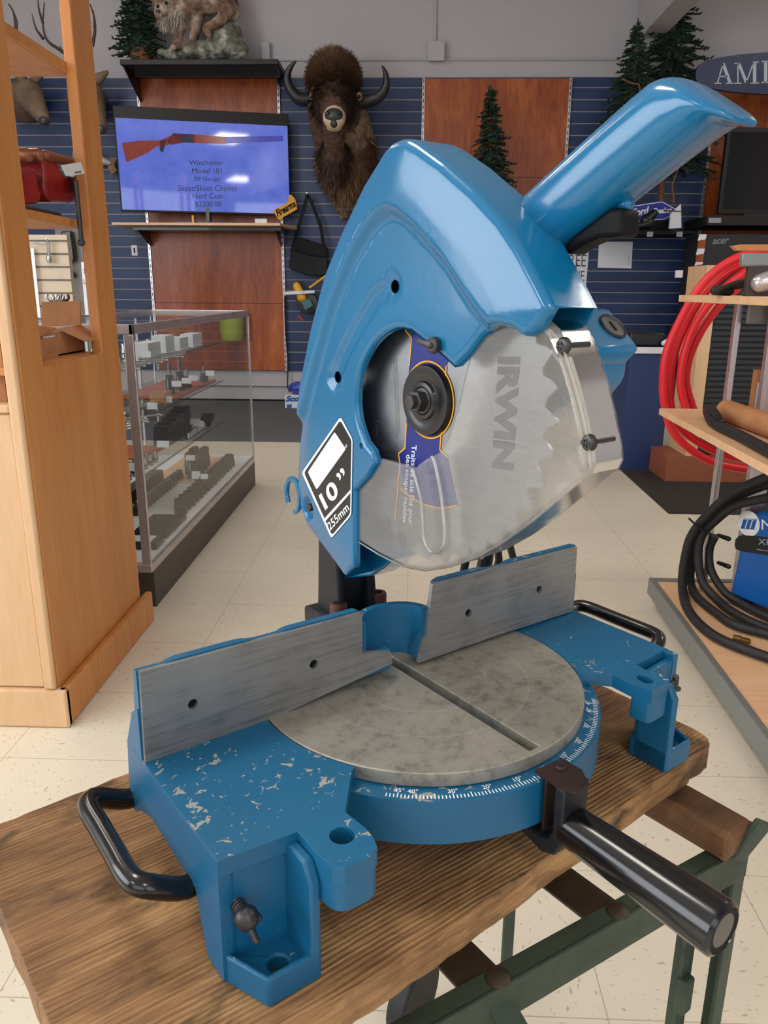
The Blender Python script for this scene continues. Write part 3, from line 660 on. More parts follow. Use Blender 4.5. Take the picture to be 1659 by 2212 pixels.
# turntable grip: pointer plate, steel clamp arm, black cylindrical knob
pp = MB()
ptr = [(-.013, .1440), (.013, .1455), (.014, .163), (.004, .1775), (-.009, .1775), (-.014, .166)]
slab(pp, [np.array(p) for p in ptr], [], topo, -.0072, -.0050)
pp.prism([P(-.013, .1535, -.0065), P(.012, .1535, -.0065), P(.012, .1535, -.048), P(-.013, .1535, -.048)], SV*.0018)
pp.ball(P(.003, .153, -.0045), (.0040, .0040, .0022), 14); pp.cyl(P(.003, .153, -.0045), P(.003, .153, -.0015), .0022, n=12)
po = fixn(sb(pp, 'pointer_plate', M['rustdark'])); po['label'] = 'rusty bent steel pointer plate'
ca = MB()
prof = [(.163, -.007), (.1715, -.007), (.1715, -.050), (.166, -.062), (.155, -.066), (.132, -.060), (.128, -.050), (.150, -.056), (.159, -.052), (.163, -.044)]
ca.prism([P(-.0135, a, b) for a, b in prof], SU*.026)
fixn(sb(ca, 'clamp_arm', M['castblack'], bevel=.0015))
kn = MB(); kn.lathe(P(0, .167, -.0415), SV, [(.0130, 0), (.0148, .002), (.0178, .112), (.0176, .1145), (.0150, .1165), (.0146, .1158)], 40)
ko = sb(kn, 'turning_grip', M['blackgloss'], sharp=40); ko['label'] = 'glossy black cylindrical grip'; kc_ = MB(); kc_.lathe(P(0, .167, -.0415), SV, [(.0147, .1150), (.0147, .1160), (.001, .1153)], 30); sb(kc_, 'grip_cap', M['blackm'], parent=ko)
UF_ = -.020
# ---- pivot stand behind the fence
st = MB()
st.prism([P(-.006, -.118, -.012), P(.062, -.118, -.012), P(.062, -.182, -.012), P(-.006, -.182, -.012)], SZ*.018)
st.prism([P(.004, -.172, .004), P(.004, -.128, .004), P(.004, -.140, .122), P(.004, -.166, .122)], SU*.008)
st.prism([P(.040, -.172, .004), P(.040, -.128, .004), P(.040, -.140, .10), P(.040, -.166, .10)], SU*.010)
st.prism([P(.010, -.165, .004), P(.044, -.165, .004), P(.044, -.158, .075), P(.010, -.158, .085)], SV*.022)
fixn(sb(st, 'pivot_stand', M['castblack'], bevel=.003))
for u_, v_ in ((.006, -.1345), (.054, -.1345)):
    bo = MB(); bo.lathe(P(u_, v_, .0085), SZ, [(.0085, 0), (.0088, .0), (.0088, .012), (.0080, .0135), (.0046, .0138), (.0044, .006)], 22); sb(bo, 'socket_bolt', M['rust'])
cr = MB(); uA = .016
arm = [su(x, y, uA) for x, y in ((690, 1060), (700, 1200), (745, 1250), (800, 1245), (826, 1229), (849, 1209), (860, 1150), (800, 1060))]
cr.prism([P(uA, a, b) for a, b in arm], SU*.030)
cr.cyl(P(.0, -.150, .112), P(.05, -.150, .112), .017, n=28)
ao = fixn(sb(cr, 'swing_arm', M['blue'], bevel=.002))
hk = MB(); uh = UF_+.004; hc = su(634, 1070, uh)
hk.tube([P(uh, hc[0]+.013*math.cos(a), hc[1]+.0165*math.sin(a)) for a in np.linspace(D(215), D(-80), 18)], .0026, 10); hk.tube([P(uh, hc[0]-.010+.004*math.cos(a), hc[1]+.003+.008*math.sin(a)) for a in np.linspace(D(150), D(250), 8)], .0024, 10)
sb(hk, 'spring_hook', M['blue'])
cb = MB()
for i, (x0, x1) in enumerate(((1018, 1008), (1062, 1048), (1090, 1078), (1118, 1116))):
    a, b = sv(x0, 1180, -.10), sv(x1, 1245, -.10); cb.tube([P(*[a[0], -.10-.006*i, a[1]+.004*i]), P(a[0]*.6+b[0]*.4, -.105, a[1]*.5+b[1]*.5), P(b[0], -.11, b[1]-.02)], .0042 if i != 1 else .008, 10)
sb(cb, 'power_cord', M['rubber'])
# ---- upper blade guard
UF, UB = -.020, .0155
gto = lambda a, b, h: P(UF-h, a, b)
G = lambda pts, u=UF: [su(x, y, u) for x, y in pts]
left = [(735, 1251), (694, 1194), (653, 1138), (637, 1095), (631, 1051), (636, 955), (653, 820), (677, 704), (706, 593), (745, 497), (793, 396), (836, 326)]
top = [(853, 308), (872, 300), (890, 300), (911, 311), (966, 350), (1034, 410), (1092, 473), (1130, 531), (1169, 604), (1200, 666)]
endc = [(1175, 709), (1152, 727), (1140, 726), (1092, 703), (1075, 706), (1039, 728), (1010, 767), (986, 792), (976, 794), (947, 767), (928, 750), (909, 736)]
hole = [(884, 716), (856, 711), (827, 724), (798, 757), (776, 806), (770, 854), (774, 907), (790, 955), (805, 974), (812, 1001), (793, 1032), (766, 1061), (766, 1225)]
gout = G(left)+G(top)+G(endc)+list(spline(G(hole[:8]), 3))+G(hole[8:])
ntop = len(left)+len(top)
rin = np.array(G([(1068, 712), (1022, 648), (971, 568), (910, 499), (872, 465), (850, 457), (828, 468), (803, 495), (764, 562), (722, 668), (684, 800), (655, 900), (560, 950), (560, 1350), (1120, 1350), (1120, 712)]))
chan = np.array(G([(846, 619), (806, 650), (768, 712), (742, 765), (723, 815)])); piv = np.array(G([(660, 1098)])[0])
def gh(V):
    sd = pdist(V, rin); sd = np.where(inside(V, rin), -sd, sd)
    h = .0085*sstep(sd, -.0060, .0060)
    h -= .0035*(1-sstep(pdist(V, chan, False), .0050, .0085)); d = np.linalg.norm(V-piv, axis=1); h -= .0075*(1-sstep(d, .0045, .0135)); h -= .0045*np.clip(1-pdist(V, chainA, False)/.034, 0, 1)**1.5
    return h
chainA = np.array([gout[i] for i in range(ntop)]+[gout[ntop]])
def onA(p): return pdist(np.array([p]), chainA[:ntop], False)[0] < 2e-5
ghole = [circ(G([(846, 619)])[0], .0048, 18), circ(G([(723, 815)])[0], .0048, 18), circ(G([(780, 963)])[0], .0026, 14)]
gm = relief(gout, ghole, gto, gh, res=.0027, fillet=.0060, wall=onA, depth=-UF+UB, thick=.003)
go = sb(gm, 'upper_blade_guard', M['blue'], sharp=82)
bp = MB(); bp.prism([P(UB, *p) for p in gout], SU*.0025); fixn(sb(bp, 'guard_back_plate', M['blue'], parent=go))
pb = MB(); pb.lathe(P(-.0115, *piv), -SU, [(.0040, 0), (.0040, .0045), (.0032, .0055), (.001, .0056)], 20); sb(pb, 'pivot_pin', M['dksteel'], parent=go)
bs = MB(); q_ = su(934, 746, UF-.004); bs.lathe(P(UF-.0005, *q_), -SU, [(.0058, 0), (.0058, .004), (.0045, .005), (.001, .0052)], 8); a_ = su(905, 738, UF-.006); bs.caps(P(UF-.006, *q_), P(UF-.006, *a_), .0022, .0020, 10)
sb(bs, 'wing_bolt', M['dksteel'], parent=go)
# decal
dl = UF-.0006
dv = lambda pts, off: [P(dl-off, *su(x, y, dl-off)) for x, y in pts]
wpoly = [(736, 900), (762, 949), (759, 1113), (716, 1163), (652, 1021)]
bpoly = [(735, 908), (759, 951), (756, 1110), (717, 1156), (657, 1021)]
d1 = MB(); d1.prism(dv(rnd(wpoly, 7), 0), -SU*.0002); wo = sb(d1, 'size_decal', M['white'], parent=go, flat=True); wo['label'] = 'black and white decal reading 10 inch 255mm'
d2 = MB(); d2.prism(dv(rnd(bpoly, 6), .0003), -SU*.0001); fixn(sb(d2, 'decal_ground', M['decalb'], parent=go, flat=True))
d3 = MB(); d3.prism(dv(rnd([(723, 933), (747, 970), (684, 1058), (665, 1020)], 4), .0005), -SU*.0001)
d3.prism(dv([(700, 1121), (757, 1058), (758, 1064), (703, 1126)], .0005), -SU*.0001); fixn(sb(d3, 'decal_panel', M['white'], parent=go, flat=True))
d4 = MB()
def dt(body, bl, br, tl, **k): letter(d4, body, *dv([bl, br, tl], .00065), **k)
dt('10', (703, 1103), (734, 1067), (688, 1071), bold=.03); dt('”', (734, 1039), (748, 1022), (725, 1026), bold=.02)
dt('255mm', (713, 1147), (755, 1101), (706, 1131), bold=.015); dt('®', (746, 970), (751, 964), (744, 964))
sb(d4, 'decal_lettering', M['white'], parent=go, flat=True)
# ---- blade with printed label, flange and bolt
HB = su(929, 864, 0); BR = .1275; N = 36
bl = []
for i in range(N):
    a = 2*PI*i/N; s_ = 2*PI/N
    for da, r in ((0, BR), (-.10, BR-.0035), (-.34, BR-.0105), (-.55, BR-.0115), (-.78, BR-.004), (-.92, BR-.0012)): bl.append(np.array([HB[0]+r*math.cos(a+da*s_), HB[1]+r*math.sin(a+da*s_)]))
bl = bl[::1]; bl.sort(key=lambda p: math.atan2(p[1]-HB[1], p[0]-HB[0]))
bmesh_ = MB(); slab(bmesh_, bl, [circ(HB, .008, 20)], lambda a, b, h: P(-h, a, b), -.0011, .0011, extra=[q for r in (.04, .07, .1) for q in circ(HB, r, 36)])
bo_ = fixn(sb(bmesh_, 'saw_blade', M['blade']))
lb = lambda pts, off=.0014: [P(-off, *su(x, y, -off)) for x, y in pts]
l1 = MB()
rimarc = [tuple(HB+.083*np.array([math.sin(a), -math.cos(a)])) for a in np.linspace(D(-16), D(26), 14)]
tops = [tuple(HB+.083*np.array([math.sin(a), math.cos(a)])) for a in np.linspace(D(-8), D(34), 10)]
Lf = [(864, 1003), (861, 980), (875, 968), (878, 914), (884, 790), (887, 730)]; Rf = [(964, 790), (953, 937), (950, 972), (966, 985)]
nav = [P(-.0013, *su(x, y, -.0013)) for x, y in Lf]+[P(-.0013, *p) for p in tops]+[P(-.0013, *su(x, y, -.0013)) for x, y in Rf]+[P(-.0013, *p) for p in rimarc[::-1]]
l1.prism(nav, -SU*.0001); fixn(sb(l1, 'blade_label', M['navy'], parent=bo_, flat=True))
l2 = MB()
for ch in ([(853, 1125), (864, 1003), (861, 980), (875, 968), (878, 914)], [(884, 790), (889, 730), (877, 715), (868, 690)], [(964, 790), (953, 937), (950, 972), (968, 988)]):
    for a, b in zip(ch[:-1], ch[1:]): l2.bar(lb([a], .0016)[0], lb([b], .0016)[0], .0013, .0002, SU)
pr_ = [P(-.0016, *(HB+.083*np.array([math.sin(a), -math.cos(a)]))) for a in np.linspace(D(-24), D(26), 16)]
for a, b in zip(pr_[:-1], pr_[1:]): l2.bar(a, b, .0014, .0002, SU)
rg_ = [P(-.0018, *(HB+.0290*np.array([math.cos(a), math.sin(a)]))) for a in np.linspace(0, 2*PI, 40)]
for a, b in zip(rg_[:-1], rg_[1:]): l2.bar(a, b, .0013, .0002, SU)
sb(l2, 'label_border', M['yellow'], parent=bo_, flat=True)
l3 = MB()
def lt(body, bl_, br_, tl_, mb=l3, **k): letter(mb, body, *lb([bl_, br_, tl_], .0017), **k)
lt('Traits de scie fins pour', (886, 962), (879, 1133), (900, 962), bold=.01); lt('des coupes rapides', (875, 982), (867, 1128), (887, 982), bold=.01)
sb(l3, 'label_lettering', M['white'], parent=bo_, flat=True)
def lp(body, *a, **k): l4 = MB(); lt(body, *a, l4, **k); sb(l4, 'blade_print', M['greyprint'], parent=bo_, flat=True)
lt_ = lt
lp('Use face protection and gloves / Guard the hands', (848, 775), (855, 945), (851, 775)); lp('Wear eye protection / voir emballage en el paquete', (853, 775), (860, 935), (856, 775))
lp('General', (811, 908), (812, 962), (819, 908), bold=.02); lp('usage', (802, 925), (803, 968), (809, 925), bold=.02)
lp('IRWIN', (1075, 770), (1062, 1010), (1122, 770), bold=.05)
fl = MB(); fl.lathe(P(-.0012, *HB), -SU, [(.0276, 0), (.0276, .0025), (.0262, .0048), (.0200, .0052), (.0186, .0046), (.0150, .0048), (.0138, .0068), (.0110, .0072), (.0100, .0062), (.001, .0062)], 48)
fo_ = sb(fl, 'blade_flange', M['black'], sharp=45)
hx = MB(); hx.lathe(P(-.0070, *HB), -SU, [(.0098, 0), (.0098, .0014), (.0080, .0020)], 28); hx.lathe(P(-.0085, *HB), -SU, [(.0084, 0), (.0084, .0070), (.0078, .0078), (.0058, .0080), (.0056, .0120), (.001, .0122)], 6)
sb(hx, 'arbor_bolt', M['dksteel'], sharp=25)
# ---- clear lower guard
CF, CBk = -.0150, .0130
cto = lambda a, b, h: P(CF-h, a, b); CG = lambda pts: [su(x, y, CF) for x, y in pts]
crt = [(1158, 700), (1185, 694), (1204, 712), (1224, 757), (1247, 830), (1264, 900), (1279, 975), (1281, 1006), (1273, 1024), (1255, 1038), (1200, 1083), (1145, 1130), (1085, 1173), (1030, 1204), (970, 1225), (920, 1232), (870, 1223), (818, 1197), (768, 1166)]
crest = [(766, 1050), (800, 985), (812, 989), (864, 1003), (893, 1011), (907, 1003), (926, 989), (949, 974), (964, 947), (984, 885), (999, 816), (1013, 762), (1030, 705), (1090, 690)]
cout = CG(crt)+CG(crest); cA = np.array(cout[:len(crt)])
ribp = np.array(CG([(918, 1005), (925, 1040), (935, 1090), (938, 1150), (938, 1172)])); edge = np.array(CG([(1163, 705), (1186, 722), (1208, 770), (1232, 850), (1254, 945), (1259, 1004)]))
def chh(V):
    d = pdist(V, ribp, False); h = .0035*(1-sstep(d, .0070, .0092))
    d2 = pdist(V, edge, False); h += .0022*(1-sstep(d2, .0030, .0048))
    for x, y in ((1212, 747), (1267, 957)): h -= .0020*(1-sstep(np.linalg.norm(V-CG([(x, y)])[0], axis=1), .0045, .0060))
    return h
def onC(p): return pdist(np.array([p]), cA[6:], False)[0] < 1e-6
cm = relief(cout, [], cto, chh, res=.0030, fillet=.0035)
cgo = sb(cm, 'clear_lower_guard', M['clear'], sharp=60); cgo['label'] = 'scratched clear plastic lower guard'
cwm = MB(); ch_ = dens([np.array(p) for p in cA], .006, False)
def wallof(mb, chain, u0, u1):
    k = len(mb.v); n = len(chain)
    for p in chain: mb.v += [P(u0, *p), P(u1, *p)]
    for i in range(n-1): mb.f.append([k+2*i, k+2*i+1, k+2*i+3, k+2*i+2])
wallof(cwm, dens([np.array(p) for p in cA[8:]], .006, False), CF+.003, CBk)
sb(cwm, 'guard_edge', M['clearrib'], parent=cgo)
cym = MB(); wallof(cym, dens([np.array(p) for p in cA[:9]], .004, False), CF+.003, CBk)
inner = [np.array(p) for p in edge]; wallof(cym, dens(inner, .004, False), CF-.001, CBk-.004)
sb(cym, 'yellowed_rim', M['clearyel'], parent=cgo)
cbm = MB(); slab(cbm, cout, [], lambda a, b, h: P(CBk-h, a, b), -.001, .001); fixn(sb(cbm, 'guard_rear_face', M['clearrib'], parent=cgo))
rb_ = MB(); ro_ = spline([su(x, y, CF-.0035) for x, y in ((890, 1014), (906, 1072), (912, 1132), (914, 1163), (926, 1188), (939, 1194), (953, 1187), (959, 1160), (956, 1110), (949, 1055), (938, 1000), (931, 986))], 6)
rb_.tube([P(CF-.0030, *p) for p in ro_], .0011, 8); sb(rb_, 'guard_rib', M['clearline'], parent=cgo)
rb_ = MB()
for off, sh in ((0, 0), (.0045, 6)): rb_.tube([P(CF-.0016-off*.1, *su(x+sh*2, y, CF-.0016)) for x, y in spline([(1176, 712), (1200, 742), (1222, 800), (1243, 872), (1260, 950), (1266, 1010)], 5)], .0009, 8)
sb(rb_, 'guard_ridge', M['clearline'], parent=cgo)
rb_ = MB(); rb_.tube([P(CF-.0004, *p) for p in dens([np.array(p) for p in cA[9:]], .004, False)], .0008, 6); sb(rb_, 'guard_lip', M['clearline'], parent=cgo)
for x, y in ((1212, 747), (1267, 957)):
    q = su(x, y, CF-.003); sm = MB(); sm.lathe(P(CF+.0005, *q), -SU, [(.0052, 0), (.0050, .0022), (.0040, .0034), (.0022, .0038), (.0018, .0022)], 18); sm.cyl(P(CF, *q), P(CF+.022, *q), .0018, n=10)
    for a in (0, PI/2): sm.bar(P(CF-.0036, q[0]-.0025*math.cos(a), q[1]-.0025*math.sin(a)), P(CF-.0036, q[0]+.0025*math.cos(a), q[1]+.0025*math.sin(a)), .0009, .0005, SU)
    sb(sm, 'guard_screw', M['dksteel'], parent=cgo)
# ---- motor housing with brush cap
mh = MB(); uM0, uM1 = .018, .060
hp = [su(x, y, uM1) for x, y in ((1318, 666), (1382, 750), (1379, 759), (1356, 784), (1352, 812), (1346, 826), (1318, 860), (1240, 900), (1120, 800), (1150, 690), (1265, 664))]
mh.prism([P(uM0, *p) for p in hp], SU*(uM1-uM0))
mo = fixn(sb(mh, 'motor_housing', M['blue'], bevel=.003))
a_, b_ = P(uM1, *hp[0]), P(uM1, *hp[1]); cdir = (b_-a_).normalized(); nrm = cdir.cross(SU).normalized(); nrm = nrm if nrm.z > 0 else -nrm
c_ = onp(1323, 706, a_, nrm); bc = MB(); bc.lathe(c_-nrm*.001, nrm, [(.0105, 0), (.0105, .0022), (.0095, .0028), (.0088, .0018), (.001, .0018)], 32)
bco = sb(bc, 'brush_cap', M['dksteel'], parent=mo, sharp=30); bs = MB(); bs.bar(c_+nrm*.0010-SU*.0002-cdir*.004, c_+nrm*.0010+cdir*.004, .0018, .0006, nrm); sb(bs, 'cap_slot', M['blackm'], parent=mo)
# ---- D-handle and trigger: inflated outline
UH = .030
def puff(out_px, bmax, dm, name, mat, u0=UH, res=.004, groove=None, sq=.5):
    o = [su(x, y, u0) for x, y in out_px]; oa = np.array(dens(o, res)); mb = MB()
    for sg in (1, -1):
        def hf(V):
            d = np.clip(pdist(V, oa)/dm, 0, 1); h = bmax*(1-(1-d)**2)**sq
            if groove is not None: h = groove(V, h)
            return h
        m = relief(o, [], (lambda a, b, h: P(u0-sg*h, a, b)), hf, res=res); k = len(mb.v); mb.v += m.v; mb.f += [[i+k for i in f] for f in m.f]
    return fixn(sb(mb, name, mat, sharp=60, weld=True))
ht = [(1080, 492), (1145, 432), (1209, 375), (1300, 293), (1360, 240), (1419, 190), (1440, 176), (1462, 170), (1486, 171), (1511, 181), (1548, 205), (1580, 226), (1606, 245), (1619, 256)]
hb_ = [(1160, 596), (1215, 546), (1280, 495), (1362, 428), (1408, 392), (1458, 353), (1484, 333), (1508, 314), (1532, 296), (1552, 281), (1567, 271), (1584, 268), (1604, 272), (1615, 271)]
hw = [.022, .0235, .0245, .0245, .0245, .0245, .0245, .0245, .024, .0235, .022, .019, .014, .007]
ht, hb_ = spline(ht, 5), spline(hb_, 5); hw = [float(q[0]) for q in spline([(x, 0) for x in hw], 5)]; hm_ = MB(); nr = 36
for a, b, w_h in zip(ht, hb_, hw):
    a, b = su(a[0], a[1], UH), su(b[0], b[1], UH); c = (a+b)/2; e = (a-b)/2
    for j_ in range(nr):
        t_ = 2*PI*j_/nr; cx, sx_ = math.cos(t_), math.sin(t_); ex = .85; cx, sx_ = math.copysign(abs(cx)**ex, cx), math.copysign(abs(sx_)**ex, sx_); q = c+e*cx; hm_.v.append(P(UH+w_h*sx_, *q))
for i_ in range(len(ht)-1):
    for j_ in range(nr): hm_.f.append([i_*nr+j_, i_*nr+(j_+1) % nr, (i_+1)*nr+(j_+1) % nr, (i_+1)*nr+j_])
hm_.f.append(list(range(nr))); hm_.f.append([(len(ht)-1)*nr+j_ for j_ in range(nr)])
ho = fixn(sb(hm_, 'trigger_handle', M['blue'], sharp=50))
lg = MB(); q0 = su(1325, 438, UH+.002); q1 = su(1354, 441, UH+.002); lg.caps(P(UH+.002, *q0), P(UH+.002, *q1), .0048, .0046, 14); sb(lg, 'lock_button_boss', M['blue'], parent=ho)
trg = [(1205, 548), (1240, 505), (1284, 474), (1318, 449), (1338, 449), (1344, 456), (1344, 507), (1328, 512), (1291, 514), (1256, 529), (1228, 548)]
tg_ = MB(); tg_.prism([P(UH-.008, *su(x, y, UH-.008)) for x, y in trg], SU*.018); fixn(sb(tg_, 'trigger', M['blackm'], bevel=.0028, segs=3))
# ================================================================ WORKBENCH under the saw
Bz = BENCH
wb = thing('workbench', 'low worn workbench of thick plank on a green metal frame', 'workbench', P(-.04, .01, Bz-TBL) * 1 - Vector((0, 0, Bz)), SA)
def bp_(u, v, z): return P(u, v, z-TBL)
pl = MB(); oln = [(-.334, -.137), (-.20, -.146), (.0, -.147), (.245, -.146), (.252, -.138), (.2555, -.04), (.2590, .095), (.2590, .110), (.2555, .1225), (.247, .1295), (.235, .1310), (.2094, .1312), (.1089, .1382), (-.011, .1442), (-.1054, .1495), (-.1596, .1512), (-.312, .158), (-.3225, .152), (-.326, .067), (-.331, -.045)]
rr = random.Random(3); ol2 = dens([np.array(p) for p in oln], .012); ol2 = [p+np.array([rr.uniform(-.0007, .0007), rr.uniform(-.0009, .0009)]) for p in ol2]
slab(pl, ol2, [], lambda a, b, h: bp_(a, b, Bz+h), -.026, 0)
pk = fixn(pl.build('plank_top', M['bench'], wb, bevel=.003, segs=3))
bm_ = MB(); bm_.prism([bp_(.190, -.12, Bz-.0430), bp_(.2365, -.12, Bz-.0430), bp_(.2345, .1835, Bz-.0430), bp_(.1965, .1845, Bz-.0430)], (0, 0, -.0290)); fixn(bm_.build('cross_timber', M['beam'], wb, bevel=.004))
bm_ = MB(); bm_.prism([bp_(.192, -.11, Bz-.0262), bp_(.236, -.11, Bz-.0262), bp_(.236, .121, Bz-.0262), bp_(.200, .123, Bz-.0262)], (0, 0, -.0165)); fixn(bm_.build('timber_packing', M['bench'], wb, bevel=.002))
bm_ = MB(); bm_.prism([bp_(-.28, -.11, Bz-.0262), bp_(-.21, -.11, Bz-.0262), bp_(-.21, .12, Bz-.0262), bp_(-.28, .12, Bz-.0262)], (0, 0, -.0460)); fixn(bm_.build('cross_timber', M['beam'], wb))
zr = Bz-.0725
def rv(u): return .156+(u+.051)*.093
g = MB()
a, b_ = bp_(-.32, rv(-.32), zr), bp_(.238, rv(.238), zr); dd = (b_-a).normalized(); nn = Vector((dd.y, -dd.x, 0)); nn = nn if nn.dot(SV) > 0 else -nn
g.obox((a+b_)/2-Vector((0, 0, .0165))+nn*.0, dd*(b_-a).length/2, nn*.002, Vector((0, 0, .0165))); g.obox((a+b_)/2-nn*.008-Vector((0, 0, .0015)), dd*(b_-a).length/2, nn*.008, Vector((0, 0, .0015)))
g.build('front_rail', M['greenmetal'], wb, bevel=.0008)
for u_ in (-.045, .078): g = MB(); g.lathe(bp_(u_, rv(u_)-.006, zr), SZ, [(.0095, 0), (.009, .0016), (.006, .0034), (.001, .004)], 18); g.build('rivet', M['greensteel'], wb)
g = MB(); ab = [(x, y-.30) for x, y in ((0, 0),)]; a, b_ = bp_(-.32, -.10, zr), bp_(.238, -.09, zr); g.obox((a+b_)/2-Vector((0, 0, .018)), SU*.275, SV*.002, Vector((0, 0, .018))); g.build('rear_rail', M['greenmetal'], wb)
for (u0, u1, mt) in ((.066, .069, 'greensteel'), (-.052, -.056, 'greensteel')):
    g = MB(); a, b_ = bp_(u0, -.095, zr-.001), bp_(u1, rv(u1)-.003, zr-.001); dd = (b_-a).normalized(); sd = Vector((dd.y, -dd.x, 0)); sd = sd if sd.dot(SU) > 0 else -sd
    g.obox((a+b_)/2-sd*.0-Vector((0, 0, .002)), dd*(b_-a).length/2, sd*.017, Vector((0, 0, .0015))); g.obox((a+b_)/2+sd*.017-Vector((0, 0, .014)), dd*(b_-a).length/2, sd*.0015, Vector((0, 0, .014))); g.build('cross_iron', M[mt], wb, bevel=.0006)
g = MB(); a, b_ = bp_(-.050, rv(-.05)-.012, zr-.004), bp_(-.02, .30, zr-.16); g.bar(a, b_, .022, .003, SU.cross(SV)); g.build('diagonal_brace', M['greenmetal'], wb)
for (u_, v_, nm) in ((.231, .181, 0), (.203, .159, 1), (-.30, .130, 0), (-.29, -.085, 0), (.225, -.085, 0)):
    g = MB(); zt_ = (zr+.022 if (nm == 0 and v_ > 0 and u_ > 0) else zr-.038 if nm else zr-.001)
    c_ = bp_(u_, v_, 0); g.box((0, 0, 0), (0, 0, 0)) if False else None
    g.obox(Vector((c_.x, c_.y, zt_/2)), SU*.009, SV*.002, Vector((0, 0, zt_/2))); g.obox(Vector((c_.x, c_.y, zt_/2))+SU*.009-SV*.008, SU*.0015, SV*.009, Vector((0, 0, zt_/2)))
    g.build('leg', M['greenmetal'], wb, bevel=.0006)
g = MB(); a, b_ = bp_(.222, .1795, zr-.010), bp_(.246, .190, zr+.026); g.obox((a+b_)/2, (b_-a)/2, SV*.004, (b_-a).normalized().cross(SV)*.013); g.build('end_bracket', M['greenmetal'], wb, bevel=.002)
g = MB(); c_ = bp_(.199, .163, Bz-.235); g.obox(c_, SU*.008, SV*.006, Vector((0, 0, .020))); g.build('leg_clamp', M['greenmetal'], wb, bevel=.003)
cw_ = az(893, 2150, .055); g = MB(); ax_ = Vector((.85, -.5, 0)).normalized(); g.cyl(cw_-ax_*.014, cw_+ax_*.014, .055, n=32); cwo = g.build('caster_wheel', M['rubber'], wb, bevel=.004)
g = MB(); g.obox(cw_-ax_*.020+Vector((0, 0, .04)), ax_*.002, Vector((ax_.y, -ax_.x, 0))*.012, Vector((0, 0, .055))); g.cyl(cw_-ax_*.026, cw_-ax_*.0145, .010, n=16); g.build('caster_fork', M['greenmetal'], wb, bevel=.001)
# ================================================================ LEFT: maple shelf unit
XS = -.838
shelf = thing('shelf_unit', 'tall maple shelf unit with a window cut in its side', 'shelf unit', (-1.15, 2.0, 0))
syz = lambda x, y, X=XS: (lambda q: np.array([q[1], q[2]]))(ax(x, y, X))
Yf, Yb = 1.655, 2.235
sp = MB(); outer = [(Yf, .02), (Yb, .02), (Yb, 2.6), (Yf, 2.6)]
y0, y1 = syz(95, 790)[0], syz(222, 765)[0]; zwin = syz(150, 778)[1]
win = [(y0, zwin), (y1, zwin), (y1, 2.45), (y0, 2.45)]
slab(sp, [np.array(p) for p in outer], [[np.array(p) for p in win]], lambda a, b, h: Vector((XS-.030+h, a, b)), 0, .030)
fixn(sp.build('side_panel', M['maple'], shelf, bevel=.004))
sp = MB(); slab(sp, [np.array(p) for p in outer], [[np.array(p) for p in win]], lambda a, b, h: Vector((-1.52+h, a, b)), 0, .030); fixn(sp.build('side_panel', M['maple'], shelf))
ztr = ax(140, 1492, -.818)[2]
for a, b in (((-1.54, 1.638, 0), (-.816, 1.662, ztr)), ((-.838, 1.640, 0), (-.816, 2.285, ztr))):
    q = MB().box(a, b).build('base_trim', M['maple'] if b[1] > 2 else M['maplelt'], shelf, bevel=.006)  # one trim, two tones: the lit front is coloured paler than the side
zl = ax(38, 872, -.86)[2]
MB().box((-1.49, 1.650, ztr+.002), (-.870, 1.670, zl-.02)).build('door', M['maplelt'], shelf, bevel=.004)
MB().box((-1.49, 1.640, zl-.018), (-.868, 2.22, zl)).build('counter_ledge', M['maplelt'], shelf, bevel=.004)
MB().box((-.868, 1.638, ztr+.002), (-.8400, 1.6545, 2.6)).build('front_stile', M['maplelt'], shelf, bevel=.006)
zsh = ax(54, 446, XS)[2]; zs2 = ax(54, 466, XS)[2]; zb = ax(150, 778, XS-.02)[2]
ztop0 = ax(10, 52, XS)[2]; ztop1 = ax(10, 40, XS)[2]
for (a, b) in ((zs2, zsh), (ztop0-.004, ztop0+.020), (.845, .862)):
    if a > .85 or True: MB().box((-1.49, 1.665, a), (XS-.0305, 2.15, b)).build('shelf_board', M['maple'], shelf, bevel=.003)
# shelf lip seen through the window
for (a, b) in ((zs2, zsh), (ztop0-.004, ztop0+.020)): MB().box((XS-.030, 1.70, a), (XS-.024, 2.15, b)).build('shelf_edge', M['maple'], shelf, flat=True)
# ---- vise on the shelf
XV = -.905
vz = lambda pts, X=XV: [ax(x, y, X) for x, y in pts]
vb = vz([(54, 445)])[0]
vise = thing('bench_vise', 'red bench vise with copper jaw caps on the maple shelf', 'vise', (XV, 1.85, zsh))
b = MB(); b.prism(vz([(30, 362), (62, 356), (76, 360), (82, 390), (91, 428), (84, 440), (30, 446)]), (-.085, 0, 0)); fixn(b.build('fixed_jaw', M['redpaint'], vise, bevel=.008, segs=3))
b = MB(); b.prism(vz([(93, 328), (106, 330), (122, 348), (139, 378), (160, 384), (166, 396), (165, 432), (156, 439), (108, 436), (101, 420), (98, 398), (99, 376), (94, 350)]), (-.08, 0, 0)); fixn(b.build('moving_jaw', M['redpaint'], vise, bevel=.008, segs=3))
b = MB()
cop = plain('worn_copper', (150, 96, 74), .35, .6); 
q = vz([(56, 336), (80, 335), (98, 336), (150, 350)]); b.caps(q[0], q[0]+Vector((-.08, 0, 0)), .017, .017); b.caps(q[1]+Vector((0, .004, 0)), q[1]+Vector((-.08, .004, 0)), .016, .016); b.caps(q[2], q[3], .013, .013)
b.build('jaw_cap', cop, vise)
b = MB(); q = vz([(78, 385), (100, 450), (60, 452), (130, 446)]); b.cyl(q[0]+Vector((-.03, 0, 0)), q[0]+Vector((-.03, .05, .0)), .018); b.box((XV-.10, min(q[2][1], 1.76), zsh), (XV+.002, q[3][1], zsh+.016)); b.build('slide', M['rust'], vise, bevel=.003)
